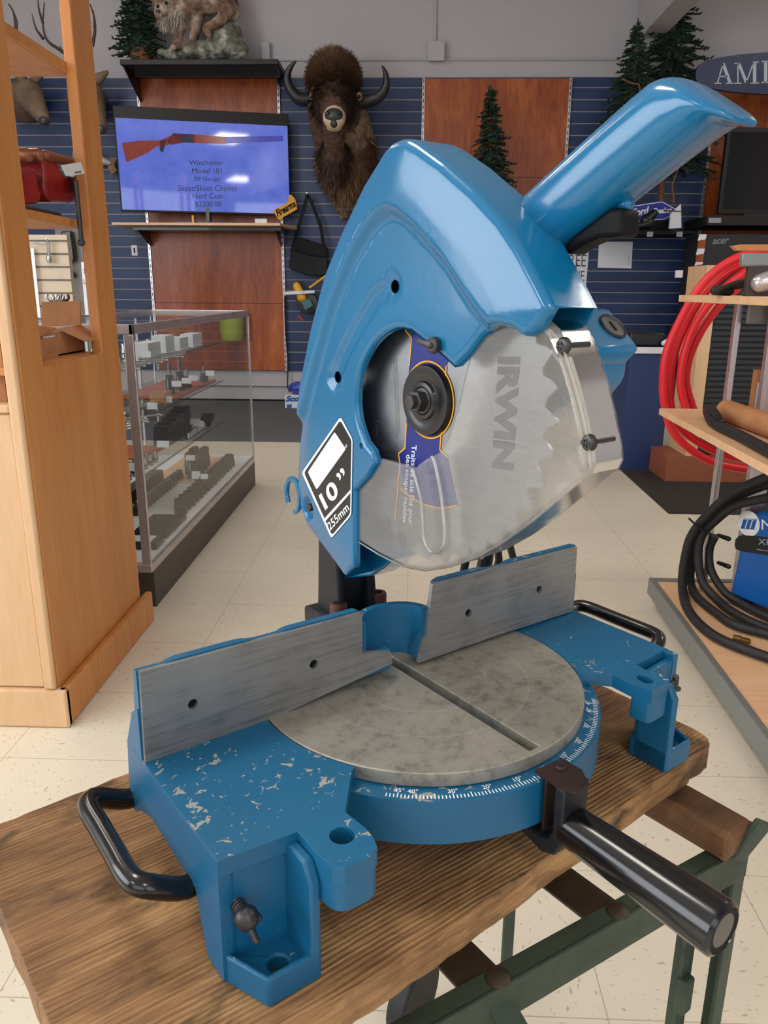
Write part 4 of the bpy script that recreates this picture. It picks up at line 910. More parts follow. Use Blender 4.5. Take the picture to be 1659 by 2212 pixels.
b = MB(); q = vz([(165, 400), (150, 398)]); b.cyl(q[1], q[0]+Vector((.03, .012, 0)), .0195); b.build('screw_head', M['rust'], vise, bevel=.002)
XH = XV+.062; q = [ax(165, 408, XH), ax(176, 524, XH)]; b = MB(); b.cyl(q[0]+Vector((0, 0, .02)), q[1], .0062, n=14); b.ball(q[1], .0095); b.build('handle_bar', M['dksteel'], vise)
XT = XS+.004
tg = thing('price_tag', 'white price tag tied to the red vise', 'tag', ax(157, 366, XT)); b = MB(); b.prism([ax(x, y, XT) for x, y in ((131, 357), (174, 350), (183, 374), (160, 379), (157, 382), (141, 379))], (.0006, 0, 0)); fixn(b.build('card', M['paper'], tg, flat=True))
b = MB()
for i in range(7): b.prism([ax(162+i*2, 371-i*.3, XT+.0012), ax(163+i*2, 371-i*.3, XT+.0012), ax(163+i*2, 375-i*.3, XT+.0012), ax(162+i*2, 375-i*.3, XT+.0012)], (.0002, 0, 0))
b.build('barcode', M['blackm'], tg, flat=True)
# ---- open carton with small goods behind the side window
zc = .862; XB = -.905
bx = thing('cardboard_box', 'open cardboard carton with raised flaps behind the side window', 'box', (XB-.1, 1.9, zc)); Ya, Yc = 1.735, ax(184, 760, XB)[1]; zt = ax(160, 712, XB)[2]
b = MB(); b.box((XB-.20, Ya, zc), (XB, Ya+.004, zt)); b.box((XB-.20, Yc-.004, zc), (XB, Yc, zt)); b.box((XB-.20, Ya, zc), (XB-.196, Yc, zt)); b.box((XB-.004, Ya, zc), (XB, Yc, zt)); b.box((XB-.20, Ya, zc), (XB, Yc, zc+.004)); b.build('carton', M['card'], bx, flat=True)
f = [ay(x, y, Yc) for x, y in ((90, 652), (173, 650), (174, 702), (90, 706))]; b = MB(); b.prism(f, (0, .004, 0)); fixn(b.build('flap', M['card'], bx, flat=True))
f = [ax(x, y, X_) for x, y, X_ in ((127, 712, XB), (176, 704, XB-.01), (222, 735, XB+.05), (184, 738, XB+.05))]; b = MB(); b.prism(f, (0, 0, .0035)); fixn(b.build('flap', M['card'], bx, flat=True))
f = [ax(x, y, X_) for x, y, X_ in ((80, 706, XB-.02), (121, 711, XB), (90, 726, XB+.015), (70, 726, XB+.015))]; b = MB(); b.prism(f, (0, 0, .0035)); fixn(b.build('flap', M['card'], bx, flat=True))
b = MB(); pa, pb_ = ax(93, 727, XB), ax(124, 786, XB); b.box((XB+.0002, pa.y, max(pb_.z, zc+.004)), (XB+.0008, pb_.y, pa.z)); b.build('carton_label', M['paper'], bx, flat=True)
o = MB().ball((XB-.06, 1.86, zt+.010), (.026, .03, .018), 20).build('chrome_fitting', M['steel'], origin=(XB-.06, 1.86, zt)); tag(o, 'shiny chrome fitting poking out of the open carton', 'fitting')
b = MB().box((-1.30, 1.70, zl+.0005), (-.90, 1.98, zl+.125)); tag(b.build('cardboard_box', M['card'], flat=True, origin=(-1.1, 1.84, zl)), 'closed brown carton in the open front of the maple unit', 'box')
# ================================================================ glass display case
X0, X1, Y0, Y1 = -1.36, -.843, 2.372, 4.105
dc = thing('display_case', 'long glass display case full of sockets and tools', 'display case', (-1.1, 3.24, 0))
MB().box((X0+.01, Y0+.02, 0), (X1-.001, Y1-.003, .128)).build('kick_base', plain('dark_brown_laminate', (70, 64, 56), .45), dc, flat=True)
MB().box((X0, Y0, .1285), (X1, Y1, .157)).build('deck_frame', M['silver'], dc, bevel=.002)
MB().box((X0+.012, Y0+.012, .1572), (X1-.012, Y1-.012, .162)).build('deck', M['paper'], dc, flat=True)
for x, y in ((X1-.030, Y0), (X0, Y0)): MB().box((x, y, .1572), (x+.030, y+.012, .895)).build('corner_post', M['silver'], dc, bevel=.002)
for x, y in ((X1-.008, Y1-.008), (X0, Y1-.008)): MB().box((x, y, .1572), (x+.008, y+.008, .895)).build('corner_post', M['silver'], dc, bevel=.001)
b = MB(); b.box((X1-.012, Y0, .8955), (X1, Y1, .925)); b.box((X0, Y0, .8955), (X0+.012, Y1, .925)); b.box((X0, Y0, .8955), (X1, Y0+.012, .925)); b.box((X0, Y1-.012, .8955), (X1, Y1, .925)); b.build('top_frame', M['silver'], dc, bevel=.0015)
MB().box((X0+.012, Y0+.012, .916), (X1-.012, Y1-.012, .922)).build('top_glass', M['glass'], dc, flat=True)
MB().box((X1-.007, Y0+.02, .160), (X1-.003, Y1-.008, .895)).build('front_glass', M['glass'], dc, flat=True)
MB().box((X0+.03, Y0+.004, .160), (X1-.03, Y0+.008, .895)).build('end_glass', M['glass'], dc, flat=True)
MB().box((X0+.008, Y1-.006, .160), (X1-.008, Y1-.002, .895)).build('end_glass', M['glass'], dc, flat=True)
SH = [.762, .566, .360]
for z in SH:
    g_ = MB().box((X0+.02, Y0+.05, z), (-.982, 4.05, z+.006)).build('glass_shelf', M['glass'], dc, flat=True); MB().box((-.9818, Y0+.05, z), (-.980, 4.05, z+.006)).build('shelf_edge', M['glassedge'], dc, g_, flat=True)
for y in (2.62, 3.25, 3.86):
    b = MB(); b.box((X0+.004, y-.008, .163), (X0+.014, y+.008, .89)); b.build('shelf_standard', M['silver'], dc, flat=True)
# goods inside: every socket, case and tag is its own thing
def socket(name, label, group, mat, r, h, loc_):
    t = thing(name, label, 'socket', loc_, 0, group); z = loc_[2]
    MB().lathe(loc_, (0, 0, 1), [(r*.92, 0), (r, .002), (r, h*.55), (r*.86, h*.62), (r*.86, h-.002), (r*.80, h), (r*.55, h), (r*.55, h*.7), (.001, h*.7)], 18).build('barrel', mat, t)
    MB().lathe(Vector(loc_)+Vector((0, 0, h*.3)), (0, 0, 1), [(r*1.005, 0), (r*1.015, .001), (r*1.015, .004), (r*1.005, .005)], 18).build('grip_band', M['black'], t); return t
DK = .1622
base_s = socket('impact_socket', 'large black impact socket in the row nearest the front glass', 'black impact sockets along the front glass', M['black'], .026, .062, (-.915, 2.96, DK))
for i in range(1, 15): dup(base_s, (-.915-.0015*(i % 2), 2.96+i*.062, DK))
base_s2 = socket('impact_socket', 'mid sized black impact socket in the row beside the red rail', 'black impact sockets in the middle row', M['black'], .019, .046, (-1.085, 2.93, DK))
for i in range(1, 14): dup(base_s2, (-1.085, 2.93+i*.046, DK))
base_s3 = socket('deep_socket', 'tall black deep socket at the far end of the case floor', 'tall black sockets on the wooden tray', M['black'], .022, .095, (-1.02, 3.52, DK+.010))
for i in range(12): dup(base_s3, (-1.06+.05*(i % 2)-.01*(i//4), 3.56+.048*(i//2), DK+.010)) if i else None
tag(MB().box((-1.20, 3.46, DK), (-.945, 4.02, DK+.009)).build('wooden_tray', M['maplew'], origin=(-1.05, 3.7, DK), bevel=.002), 'flat plywood tray under the tall black sockets', 'tray')
tag(MB().box((-1.135, 2.88, DK), (-1.115, 3.52, DK+.018)).build('socket_rail', M['redpaint'], origin=(-1.12, 3.2, DK), bevel=.003), 'red rail beside the middle row of black sockets', 'rail')
tag(MB().box((-1.21, 2.80, DK), (-1.15, 3.50, DK+.055)).build('tool_case', M['black'], origin=(-1.18, 3.1, DK), bevel=.004), 'long black case behind the red rail', 'case')
rod0 = None
for i in range(11):
    t = MB().cyl((-1.00, 2.64+i*.0235, DK+.0105), (-.87, 2.64+i*.0235, DK+.0105), .0104, n=14).build('lying_socket', M['black'], origin=(-.93, 2.64+i*.0235, DK)); tag(t, 'black socket lying flat in the close row behind the flat black case', 'socket', 'flat row of lying black sockets')
t = thing('tool_case', 'flat black case with a white tag at the near end of the case floor', 'case', (-.95, 2.55, DK)); MB().box((-1.02, 2.505, DK), (-.868, 2.60, DK+.026)).build('case_body', M['black'], t, bevel=.003); MB().box((-.985, 2.52, DK+.0262), (-.89, 2.585, DK+.0268)).build('tag_card', M['paper'], t, flat=True)
t = thing('pliers', 'black handled pliers near the left end of the case floor', 'pliers', (-1.06, 2.66, DK)); MB().tube([(-1.14, 2.66, DK+.012), (-1.09, 2.668, DK+.014), (-1.05, 2.66, DK+.010)], [.007, .010, .008]).build('grip', M['rubber'], t); MB().caps((-1.05, 2.66, DK+.008), (-1.0, 2.69, DK+.006), .005, .002).build('jaw', M['steel'], t)
t = MB().box((-1.02, 2.83, DK), (-.995, 2.85, DK+.012)).build('small_socket', M['steel'], origin=(-1.0, 2.84, DK), bevel=.003); tag(t, 'single small chrome socket lying alone on the case floor', 'socket')
def tagcard(x, y, z, w, h, label, group, tilt=.3):
    w, h = w*.72, h*.72; b = MB().obox((x, y, z+h/2*math.cos(tilt)), (w/2, 0, 0), (0, .0004, 0), (0, -h/2*math.sin(tilt)*-1, h/2*math.cos(tilt))); tag(b.build('price_tag', M['paper'], flat=True, origin=(x, y, z)), label, 'tag', group)
for (x, y, z, w, h) in ((-.905, 3.30, DK+.062, .045, .03), (-.99, 3.47, DK+.02, .055, .05), (-1.02, 3.50, DK+.10, .06, .035)): tagcard(x, y, z, w, h, 'white price tag among the black sockets on the case floor', 'price tags on the case floor')
# top shelf: chrome wrenches and sockets, white boxes
z = SH[0]+.0062
def wrench(loc_, L, ang, label, group, mat=M['steel'], up=False):
    t = thing('wrench', label, 'wrench', loc_, 0, group); d = Vector((math.sin(ang), math.cos(ang), 0)) if not up else Vector((0, 0, 1)); p = Vector(loc_)+Vector((0, 0, .005 if not up else 0)); s_ = Vector((d.y, -d.x, 0)) if not up else Vector((1, 0, 0)); n_ = d.cross(s_)
    MB().bar(p, p+d*L, .012, .005, n_).build('shank', mat, t, bevel=.001)
    r = []
    for i in range(17): a = PI/2*.55+2*PI*.72*i/16; r.append(p+d*(L+.010)+(d*math.cos(a)+s_*math.sin(a))*.011)
    MB().tube(r, .0042, 8).build('open_end', mat, t); MB().tube([p+(d*math.cos(a)+s_*math.sin(a))*.010-d*.008 for a in np.linspace(0, 2*PI, 16, endpoint=False)], .004, 8, closed=True).build('box_end', mat, t) if not up else None; return t
for i in range(12): wrench((-1.03-.016*(i % 3), 2.50+i*.055, z), .13+.03*(i % 3), .9-.12*(i % 4), 'chrome wrench lying on the top glass shelf', 'chrome wrenches on the top glass shelf')
cs = socket('chrome_socket', 'chrome socket standing on the top glass shelf', 'chrome sockets on the top glass shelf', M['steel'], .014, .05, (-1.12, 2.75, z))
for i in range(1, 14): dup(cs, (-1.12-.03*(i % 2), 2.75+.075*i, z))
for i, (y, w, h) in enumerate(((3.0, .15, .06), (3.22, .12, .075), (3.42, .13, .055), (3.63, .16, .06))): tag(MB().box((-1.07, y, z), (-1.01, y+w, z+h)).build('parts_carton', M['paper'], origin=(-1.04, y+w/2, z), bevel=.001), ['long low white carton on the top glass shelf', 'tallest white carton on the top glass shelf', 'short white carton between the taller cartons on the top glass shelf', 'farthest white carton on the top glass shelf'][i], 'box')
for i, y in enumerate((2.48, 2.62, 2.80, 2.94)): tagcard(-1.0, y, z+.012, .05, .032, 'white price tag leaning on the chrome wrenches', 'price tags on the top glass shelf')
# middle shelf
z = SH[1]+.0062
for i, (x, y, h) in enumerate(((-1.06, 3.40, .125), (-1.05, 3.52, .13), (-1.05, 3.63, .085), (-1.03, 3.86, .075))):
    t = thing('hand_tool', ['black bottle shaped tool with a steel tip on the middle glass shelf', 'tall slim tool with a steel tip on the middle glass shelf', 'short black upright tool on the middle glass shelf', 'far black upright tool on the middle glass shelf'][i], 'tool', (x, y, z)); MB().lathe((x, y, z), (0, 0, 1), [(.020, 0), (.020, h*.6), (.016, h*.66), (.018, h*.7), (.018, h*.74), (.010, h*.76)], 18).build('grip', M['black'], t); MB().cyl((x, y, z+h*.76), (x, y, z+h*1.15), .008).build('tip', M['zinc'], t)
    tagcard(x+.035, y-.02, z+.045, .06, .035, 'white price tag on the upright black tools', 'price tags on the middle glass shelf', .05)
tag(MB().box((-1.25, 3.3, z), (-1.0, 3.98, z+.012)).build('shelf_liner', M['redwood'], origin=(-1.1, 3.6, z), flat=True), 'reddish board lying on the middle glass shelf', 'board')
for i in range(5): tag(MB().cyl((-1.13+.014*i, 2.86, z+.008), (-1.05+.014*i, 3.22, z+.008), .0065, n=12).build('extension_bar', M['steel'], origin=(-1.1, 3, z)), 'chrome extension bar lying on the middle glass shelf', 'bar', 'chrome bars on the middle glass shelf')
t = thing('rope_reel', 'round black reel with a red side on the middle glass shelf', 'reel', (-1.12, 2.72, z)); MB().cyl((-1.17, 2.70, z+.052), (-1.11, 2.78, z+.052), .050, n=28).build('drum', M['black'], t); MB().cyl((-1.109, 2.782, z+.052), (-1.106, 2.786, z+.052), .042, n=28).build('face', M['redpaint'], t)
tag(MB().box((-1.06, 3.12, z), (-1.0, 3.22, z+.05)).build('parts_carton', M['card'], origin=(-1.03, 3.17, z)), 'small tan carton on the middle glass shelf', 'box')
for i in range(7): wrench((-1.03-.02*(i % 3), 2.46+i*.05, z), .12, .8, 'chrome wrench at the near end of the middle glass shelf', 'chrome wrenches on the middle glass shelf')
for y in (2.46, 2.60, 2.95, 3.14): tagcard(-.995, y, z+.01, .055, .036, 'white price tag lying with the chrome bars', 'price tags with the chrome bars')
# lower shelf
z = SH[2]+.0062
cs = socket('chrome_socket', 'chrome socket in the row at the near end of the lower glass shelf', 'near chrome sockets on the lower glass shelf', M['steel'], .012, .045, (-1.01, 2.62, z))
for i in range(1, 13): dup(cs, (-1.01-.026*(i % 2), 2.62+.03*i, z))
cs = socket('chrome_socket', 'chrome socket in the row before the black cases on the lower shelf', 'far chrome sockets on the lower glass shelf', M['steel'], .013, .04, (-1.0, 3.42, z))
for i in range(1, 9): dup(cs, (-1.0, 3.42+.034*i, z))
for i in range(6): tag(MB().box((-1.12, 3.30+.062*i, z), (-1.05, 3.352+.062*i, z+.09+.008*i)).build('tool_case', M['black'], origin=(-1.08, 3.3+.062*i, z), bevel=.003), 'black upright case in the row on the lower glass shelf', 'case', 'black cases on the lower glass shelf')
tag(MB().obox((-1.03, 3.86, z+.028), (.03, 0, 0), (0, .05, .018), (0, -.004, .010)).build('tool_case', M['black'], origin=(-1.03, 3.86, z), bevel=.002), 'black case lying tilted at the far end of the lower shelf', 'case')
tag(MB().box((-1.30, 2.50, z), (-1.10, 2.92, z+.10)).build('tool_case', plain('green_case', (70, 130, 66), .5), origin=(-1.2, 2.7, z), bevel=.004), 'green box at the near end of the lower glass shelf', 'box')
tag(MB().box((-1.25, 3.02, z), (-1.06, 3.28, z+.008)).build('shelf_liner', M['redwood'], origin=(-1.15, 3.15, z), flat=True), 'red board lying on the lower glass shelf', 'board')
for (x, y) in ((-.994, 2.64), (-1.0, 3.06), (-.99, 3.56), (-1.02, 3.62)): tagcard(x, y, z+.045, .07, .038, 'white price tag propped on the lower shelf sockets', 'price tags on the lower glass shelf')
# layaway sign, lime bucket, wrench stand
zt = .9252
t = thing('counter_sign', 'white acrylic layaway sign standing on the display case', 'sign', (-1.28, 3.2, zt)); pl_ = [ay(x, y, 3.2) for x, y in ((175, 566), (232, 564), (238, 698), (186, 699))]; pl_[2].z = pl_[3].z = zt
b = MB().prism(pl_, (0, .004, 0)); fixn(b.build('sheet', M['paper'], t, flat=True)); MB().box((pl_[3].x, 3.17, zt), (pl_[2].x, 3.24, zt+.003)).build('foot', M['glass'], t, flat=True)
b = MB(); letter(b, 'LAYAWAY', *[ay(x, y, 3.1985) for x, y in ((181, 614), (229, 612), (180, 603))]); b.build('lettering', M['greyprint'], t, flat=True)
b = MB(); letter(b, 'AMERICAN', *[ay(x, y, 3.1985) for x, y in ((181, 591), (226, 588), (180, 585))], bold=.02); letter(b, '3 months', *[ay(x, y, 3.1985) for x, y in ((187, 643), (222, 641), (186, 636))]); b.build('lettering', M['navy'], t, flat=True)
b = MB(); q = [ay(x, y, 3.1985) for x, y in ((180, 585), (188, 584.5), (184, 574))]; b.prism(q, (0, -.0003, 0)); b.build('emblem', M['redprint'], t, flat=True)
p0 = ay(502, 735, 7.2); pz1 = ay(502, 676, 7.2).z; t = thing('bucket', 'lime yellow tub hung on the wall, seen through the end of the display case', 'bucket', (p0.x, 7.2, p0.z)); hb_ = pz1-p0.z; b = MB(); b.lathe((p0.x, 7.2, p0.z), (0, 0, 1), [(.090, 0), (.100, .02), (.112, hb_-.02), (.118, hb_-.015), (.118, hb_), (.106, hb_-.005), (.088, .02), (.001, .02)], 30); bk = b.build('pail', M['lime'], t)
MB().box((p0.x-.03, 7.30, pz1-.06), (p0.x+.03, YW-.036, pz1-.01)).build('hook', M['zinc'], t, flat=True)
tnames = ['first short chrome wrench standing behind the open carton', 'second chrome wrench standing behind the open carton', 'third chrome wrench standing behind the open carton', 'thickest brassy wrench standing behind the open carton']
for i, x in enumerate((110, 121, 131, 142)): q = ay(x, 652, 2.5); wrench((q.x, 2.5, q.z-.075), .080, 0, tnames[i], 'wrenches standing behind the carton', M['steel'] if i < 3 else M['horn'], True)
q0, q1 = ay(104, 668, 2.46), ay(150, 668, 2.54); tag(MB().box((q0.x, 2.46, zt), (q1.x, 2.54, zt+.03)).build('wrench_stand', M['black'], origin=((q0.x+q1.x)/2, 2.5, zt), flat=True), 'small black holder for the standing wrenches', 'holder')
# ================================================================ THINGS ON THE BACK WALL
def quad(mb, pts, vec): mb.prism(pts, vec); return mb
# ---- big television
TL, TR, BL_, BR_ = ay(250, 232, 6.86), ay(628, 242, 7.20), ay(262, 463, 6.86), ay(628, 460, 7.20)
tex = Vector((BR_.x-BL_.x, BR_.y-BL_.y, 0)); tw = tex.length; tex.normalize(); tn = Vector((tex.y, -tex.x, 0)); thh = ((TL.z-BL_.z)+(TR.z-BR_.z))/2; t0 = Vector((BL_.x, BL_.y, (BL_.z+BR_.z)/2))
def tvp(x, y, off=0): return onp(x, y, t0+tn*off, tn)
ts_z = ay(420, 481, 6.80).z
tv = thing('television', 'large television showing a shotgun advert on a blue screen', 'television', t0+tex*tw/2*1+Vector((0, 0, ts_z-t0.z)))
b = MB(); c_ = t0+tex*tw/2+Vector((0, 0, thh/2))-tn*.0225; b.obox(c_, tex*tw/2, tn*.0215, Vector((0, 0, thh/2))); b.build('bezel', M['screenbezel'], tv, bevel=.004)
b = MB(); scr_ = [tvp(x, y, .0004) for x, y in ((251, 249), (627, 257), (627, 459), (262, 460))]; scr_ = [t0+tex*(.012)+Vector((0, 0, .016))+tn*.0004, t0+tex*(tw-.010)+Vector((0, 0, .016))+tn*.0004, t0+tex*(tw-.010)+Vector((0, 0, thh-.092))+tn*.0004, t0+tex*.012+Vector((0, 0, thh-.092))+tn*.0004]
b.prism(scr_, tn*.0008); fixn(b.build('screen', M['screen'], tv, flat=True))
def onscreen(name, polys, mat):
    b = MB()
    for p in polys: b.prism([tvp(x, y, .0016) for x, y in p], tn*.0003)
    return fixn(b.build(name, M[mat], tv, flat=True))
onscreen('screen_gunstock', [[(263, 309), (300, 304), (345, 303), (372, 292), (378, 306), (352, 318), (338, 316), (320, 330), (273, 351)], [(372, 291), (398, 289), (390, 308), (368, 312)], [(414, 290), (455, 293), (488, 296), (488, 311), (450, 310), (418, 309)]], 'scrwood')
onscreen('screen_gun_action', [[(374, 288), (420, 290), (420, 309), (396, 308), (368, 313), (360, 306)]], 'scrdark')
onscreen('screen_gun_barrel', [[(486, 296), (611, 293), (612, 305), (488, 310)]], 'scrsteel')
onscreen('screen_gun_grip', [[(346, 304), (360, 300), (352, 330), (345, 324)]], 'scrdark')
for body, xa, xb, y in (('Winchester', 409, 483, 357), ('Model 101', 415, 478.5, 374.5), ('20 Gauge', 418.5, 476, 393), ('Skeet/Skeet Chokes', 384.5, 512, 411.5), ('Hard Case', 416, 481.5, 429), ('$2200.00', 421.5, 478, 446.5)):
    b = MB(); letter(b, body, tvp(xa, y+(1.5 if body[0] in 'S$' else 0), .0018), tvp(xb, y+(1.5 if body[0] in 'S$' else 0), .0018), tvp(xa, y-11.5, .0018), bold=0); b.build('screen_lettering', M['scrdark'], tv, flat=True)
b = MB(); c_ = t0+tex*tw/2; b.box((c_.x-.24, 6.88, ts_z+.0005), (c_.x+.24, 7.16, ts_z+.014)); b.bar((c_.x, c_.y+.03, ts_z+.01), (c_.x, c_.y+.03, t0.z+.05), .07, .03); b.build('stand', M['black'], tv)
t = thing('wall_shelf', 'pale wooden wall shelf with a black bracket under the television', 'shelf', (-1.8, 7.1, ts_z-.03))
a, b_, c2 = ay(241, 481, 6.80), ay(605, 484, 6.80), ay(640, 490, 7.2); MB().prism([Vector((a.x, 6.80, ts_z)), Vector((b_.x, 6.80, ts_z)), Vector((c2.x, 7.2, ts_z)), Vector((c2.x, YW-.048, ts_z)), Vector((a.x, YW-.048, ts_z))], (0, 0, -.020)).build('board', M['maplew'], t, flat=True)
b = MB(); q0, q1 = ay(290, 490, 6.95), ay(608, 492, 6.95); b.box((q0.x, 6.92, ts_z-.050), (q1.x, YW-.05, ts_z-.0205)); b.prism([Vector((-2.375, YW-.05, ts_z-.05)), Vector((-2.375, 7.0, ts_z-.05)), Vector((-2.375, YW-.05, ts_z-.16))], (.012, 0, 0)); b.prism([Vector((-1.185, YW-.05, ts_z-.05)), Vector((-1.185, 7.0, ts_z-.05)), Vector((-1.185, YW-.05, ts_z-.16))], (.012, 0, 0)); fixn(b.build('bracket', M['black'], t, flat=True))
q = ay(564, 476, 6.82); tag(MB().box((q.x-.05, 6.81, ts_z+.0005), (q.x+.05, 6.83, ts_z+.034)).build('card_box', M['paper'], origin=(q.x, 6.82, ts_z), flat=True), 'small white card at the right end of the television shelf', 'card')
q = ay(421, 470, 6.9); tag(MB().box((q.x-.008, 6.83, ts_z+.0005), (q.x+.008, 6.836, ts_z+.06)).build('shelf_tag', M['yelplastic'], origin=(q.x, 6.83, ts_z), flat=True), 'tiny yellow tag standing before the television stand', 'tag')
t = thing('small_sign', 'yellow sign reading Firearms stuck on the television corner', 'sign', tvp(615, 465, .02)); yp = [tvp(x, y, .004) for x, y in rnd([(589, 455), (622, 437), (624, 421), (630, 421), (638, 431), (642, 452), (612, 469), (606, 475), (601, 474)], 2)]
fixn(MB().prism(yp, tn*.004).build('board', M['yelplastic'], t, flat=True)); b = MB(); letter(b, 'Firearms', tvp(600, 469, .0086), tvp(640, 446, .0086), tvp(595.5, 453.5, .0086), bold=.04); b.build('lettering', M['blackm'], t, flat=True)
# ---- black shelf, lynx, small tree
lz = 2.797
t = thing('wall_shelf', 'dark display shelf near the ceiling under the lynx', 'shelf', (-1.73, 7.1, lz-.1))
MB().box((-2.378, 6.90, lz-.040), (-1.10, YW-.001, lz)).build('board', M['screenbezel'], t, bevel=.004)
b = MB(); b.prism([Vector((-2.26, 6.92, lz-.0405)), Vector((-1.11, 6.92, lz-.0405)), Vector((-1.11, 6.99, lz-.105)), Vector((-2.30, 6.99, lz-.105))], (0, .02, 0)); b.prism([Vector((-2.372, YW-.05, lz-.041)), Vector((-2.372, 6.95, lz-.041)), Vector((-2.372, YW-.05, lz-.22))], (.014, 0, 0)); b.prism([Vector((-1.175, YW-.05, lz-.041)), Vector((-1.175, 6.95, lz-.041)), Vector((-1.175, YW-.05, lz-.10))], (.014, 0, 0)); fixn(b.build('apron', M['black'], t))
def blob(name, mb, mat, root, vox, disp=0, dsc=.06, smooth=4):
    o = mb.build(name, mat, root)
    r = o.modifiers.new('merge', 'REMESH'); r.mode = 'VOXEL'; r.voxel_size = vox; r.use_smooth_shade = True
    s_ = o.modifiers.new('soften', 'SMOOTH'); s_.iterations = smooth; s_.factor = .5
    if disp:
        tx = bpy.data.textures.new(name+'_noise', 'CLOUDS'); tx.noise_scale = dsc; tx.noise_depth = 3
        d = o.modifiers.new('tufts', 'DISPLACE'); d.texture = tx; d.strength = disp; d.mid_level = .5; d.texture_coords = 'LOCAL'
    return o
LY = 7.10
L = lambda x, y, d=0.0: ay(x, y, LY+d)
ly = thing('mounted_lynx', 'mounted lynx stepping down a lichen covered rock on the high shelf', 'taxidermy', (-1.75, LY, lz))
rk = MB()
for x, y, r in ((352, 118, .05), (380, 118, .06), (410, 113, .08), (440, 112, .09), (470, 105, .10), (490, 92, .11), (500, 75, .09), (478, 80, .07), (512, 108, .09), (525, 118, .05)): q = L(x, y); q.z = max(q.z, lz+r*.35); rk.ball(q, (r, min(r*1.3, .13), r*.9), 14)
blob('rock', rk, M['rock'], ly, .014, .05, .07, 2)
bd = MB()
bd.caps(L(455, -15), L(405, -8), .150, .140); bd.caps(L(405, -8), L(372, -12, -.03), .135, .10)          # trunk to neck
bd.caps(L(370, -5, -.05), L(352, 5, -.10), .105, .088); bd.caps(L(352, 20, -.13), L(345, 30, -.16), .062, .045)   # head and muzzle
bd.caps(L(372, 30, -.08), L(374, 44, -.10), .058, .030); bd.caps(L(345, 36, -.12), L(352, 47, -.11), .035, .016)   # cheek ruff
bd.caps(L(395, 30, -.05), L(386, 80, -.07), .060, .040); bd.caps(L(386, 80, -.07), L(384, 98, -.08), .040, .034); bd.caps(L(384, 100, -.08), L(376, 103, -.12), .036, .030)
bd.caps(L(424, 30, .03), L(422, 70, .0), .064, .044); bd.caps(L(422, 70, .0), L(418, 92, -.02), .044, .036); bd.caps(L(418, 94, -.02), L(404, 102, -.06), .038, .032)
bd.caps(L(470, -10, -.02), L(492, 14, -.03), .120, .075); bd.caps(L(492, 14, -.03), L(480, 42, -.06), .066, .046); bd.caps(L(480, 42, -.06), L(446, 62, -.08), .044, .036); bd.caps(L(446, 62, -.08), L(452, 76, -.10), .036, .030)
bd.caps(L(500, 10, .06), L(508, 32, .05), .06, .042); bd.caps(L(508, 32, .05), L(486, 58, .02), .040, .034)
blob('body', bd, M['lynx'], ly, .012, .018, .03, 5)
LYR = [(372, 44, -.10, .045), (354, 48, -.13, .035), (386, 40, -.09, .05)]
e = MB()
for x, y, d in ((359, 6, -.19), (341, 14, -.19)): e.ball(L(x, y, d), .014, 12)
e.build('eyes', M['eye'], ly); e = MB(); e.ball(L(342, 24, -.215), (.017, .012, .012), 12); e.build('nose', M['nose'], ly)
# ---- conifers
def conifer(name, label, base, top, rad, seed, pot=None, cat='tree', trunk0=None, fy=.55):
    rd = random.Random(seed); base, top = Vector(base), Vector(top); H_ = (top-base).length
    t = thing(name, label, cat, trunk0 or base); d = (top-base)/H_
    b = MB(); b.tube([Vector(trunk0 or base), base, top], [.030, .026, .004], 8); b.build('trunk', M['trunk'], t)
    n = MB(); nl = int(H_/.040)
    def spike(p, q, r): n.tube([p, p.lerp(q, .5)+Vector((0, 0, .0)), q], [r, r*.8, .001], 4, cap=False)
    for i in range(nl):
        f = (i+.4)/nl; c = base+d*H_*f; rr_ = rad*(1-f)**.8*(1 if i % 2 else .82)+.02; k = max(6, int(12*(1-f)+6))
        for j in range(k):
            a = 2*PI*(j+rd.random()*.8)/k; L_ = rr_*rd.uniform(.62, 1.12); dr = Vector((math.cos(a), math.sin(a)*fy, rd.uniform(-.5, .12))); tip = c+dr*L_+Vector((0, 0, -.10*L_))
            spike(c, tip, .012)
            m_ = max(3, int(L_/.030))
            for s_ in range(m_):
                g = (s_+.6)/m_; pp_ = c.lerp(tip, g)
                for sd in (-1, 1):
                    pv = Vector((-dr.y, dr.x, 0))*sd; w = .055*(1.15-g*.6)*rd.uniform(.7, 1.25); spike(pp_, pp_+(dr*.6+pv*.8+Vector((0, 0, rd.uniform(-.25, .35)))).normalized()*w, .0085)
    for s_ in range(16): a = rd.random()*2*PI; q = top-d*rd.random()*.14; spike(q, q+Vector((math.cos(a)*.03, math.sin(a)*.03, .045)), .009)
    spike(top-d*.03, top+d*.05, .010)
    n.build('needles', M['needle'], t, sharp=180)
    if pot: p = MB(); p.lathe(pot[0], (0, 0, 1), [(pot[1]*.7, 0), (pot[1], pot[2]*.6), (pot[1]*.9, pot[2]), (.001, pot[2])], 18); p.build('pot', M['terracotta'], t)
    return t
q = ay(306, 124, 7.12); conifer('artificial_tree', 'dark little artificial pine in a brown pot beside the lynx', (q.x, 7.12, lz+.12), (q.x-.03, 7.12, lz+.95), .25, 3, ((q.x, 7.12, lz+.0005), .095, .125), trunk0=(q.x, 7.12, lz+.10))
q0, q1 = ay(1058, 470, 7.12), ay(1059, 196, 7.12); t = conifer('artificial_tree', 'slim artificial pine against the cherry panel above the saw', (q0.x, 7.08, q0.z), (q1.x, 7.08, q1.z), .30, 4)
MB().box((q0.x-.15, 6.95, q0.z-.05), (q0.x+.15, YW-.0345, q0.z-.0005)).build('stand', M['black'], t)
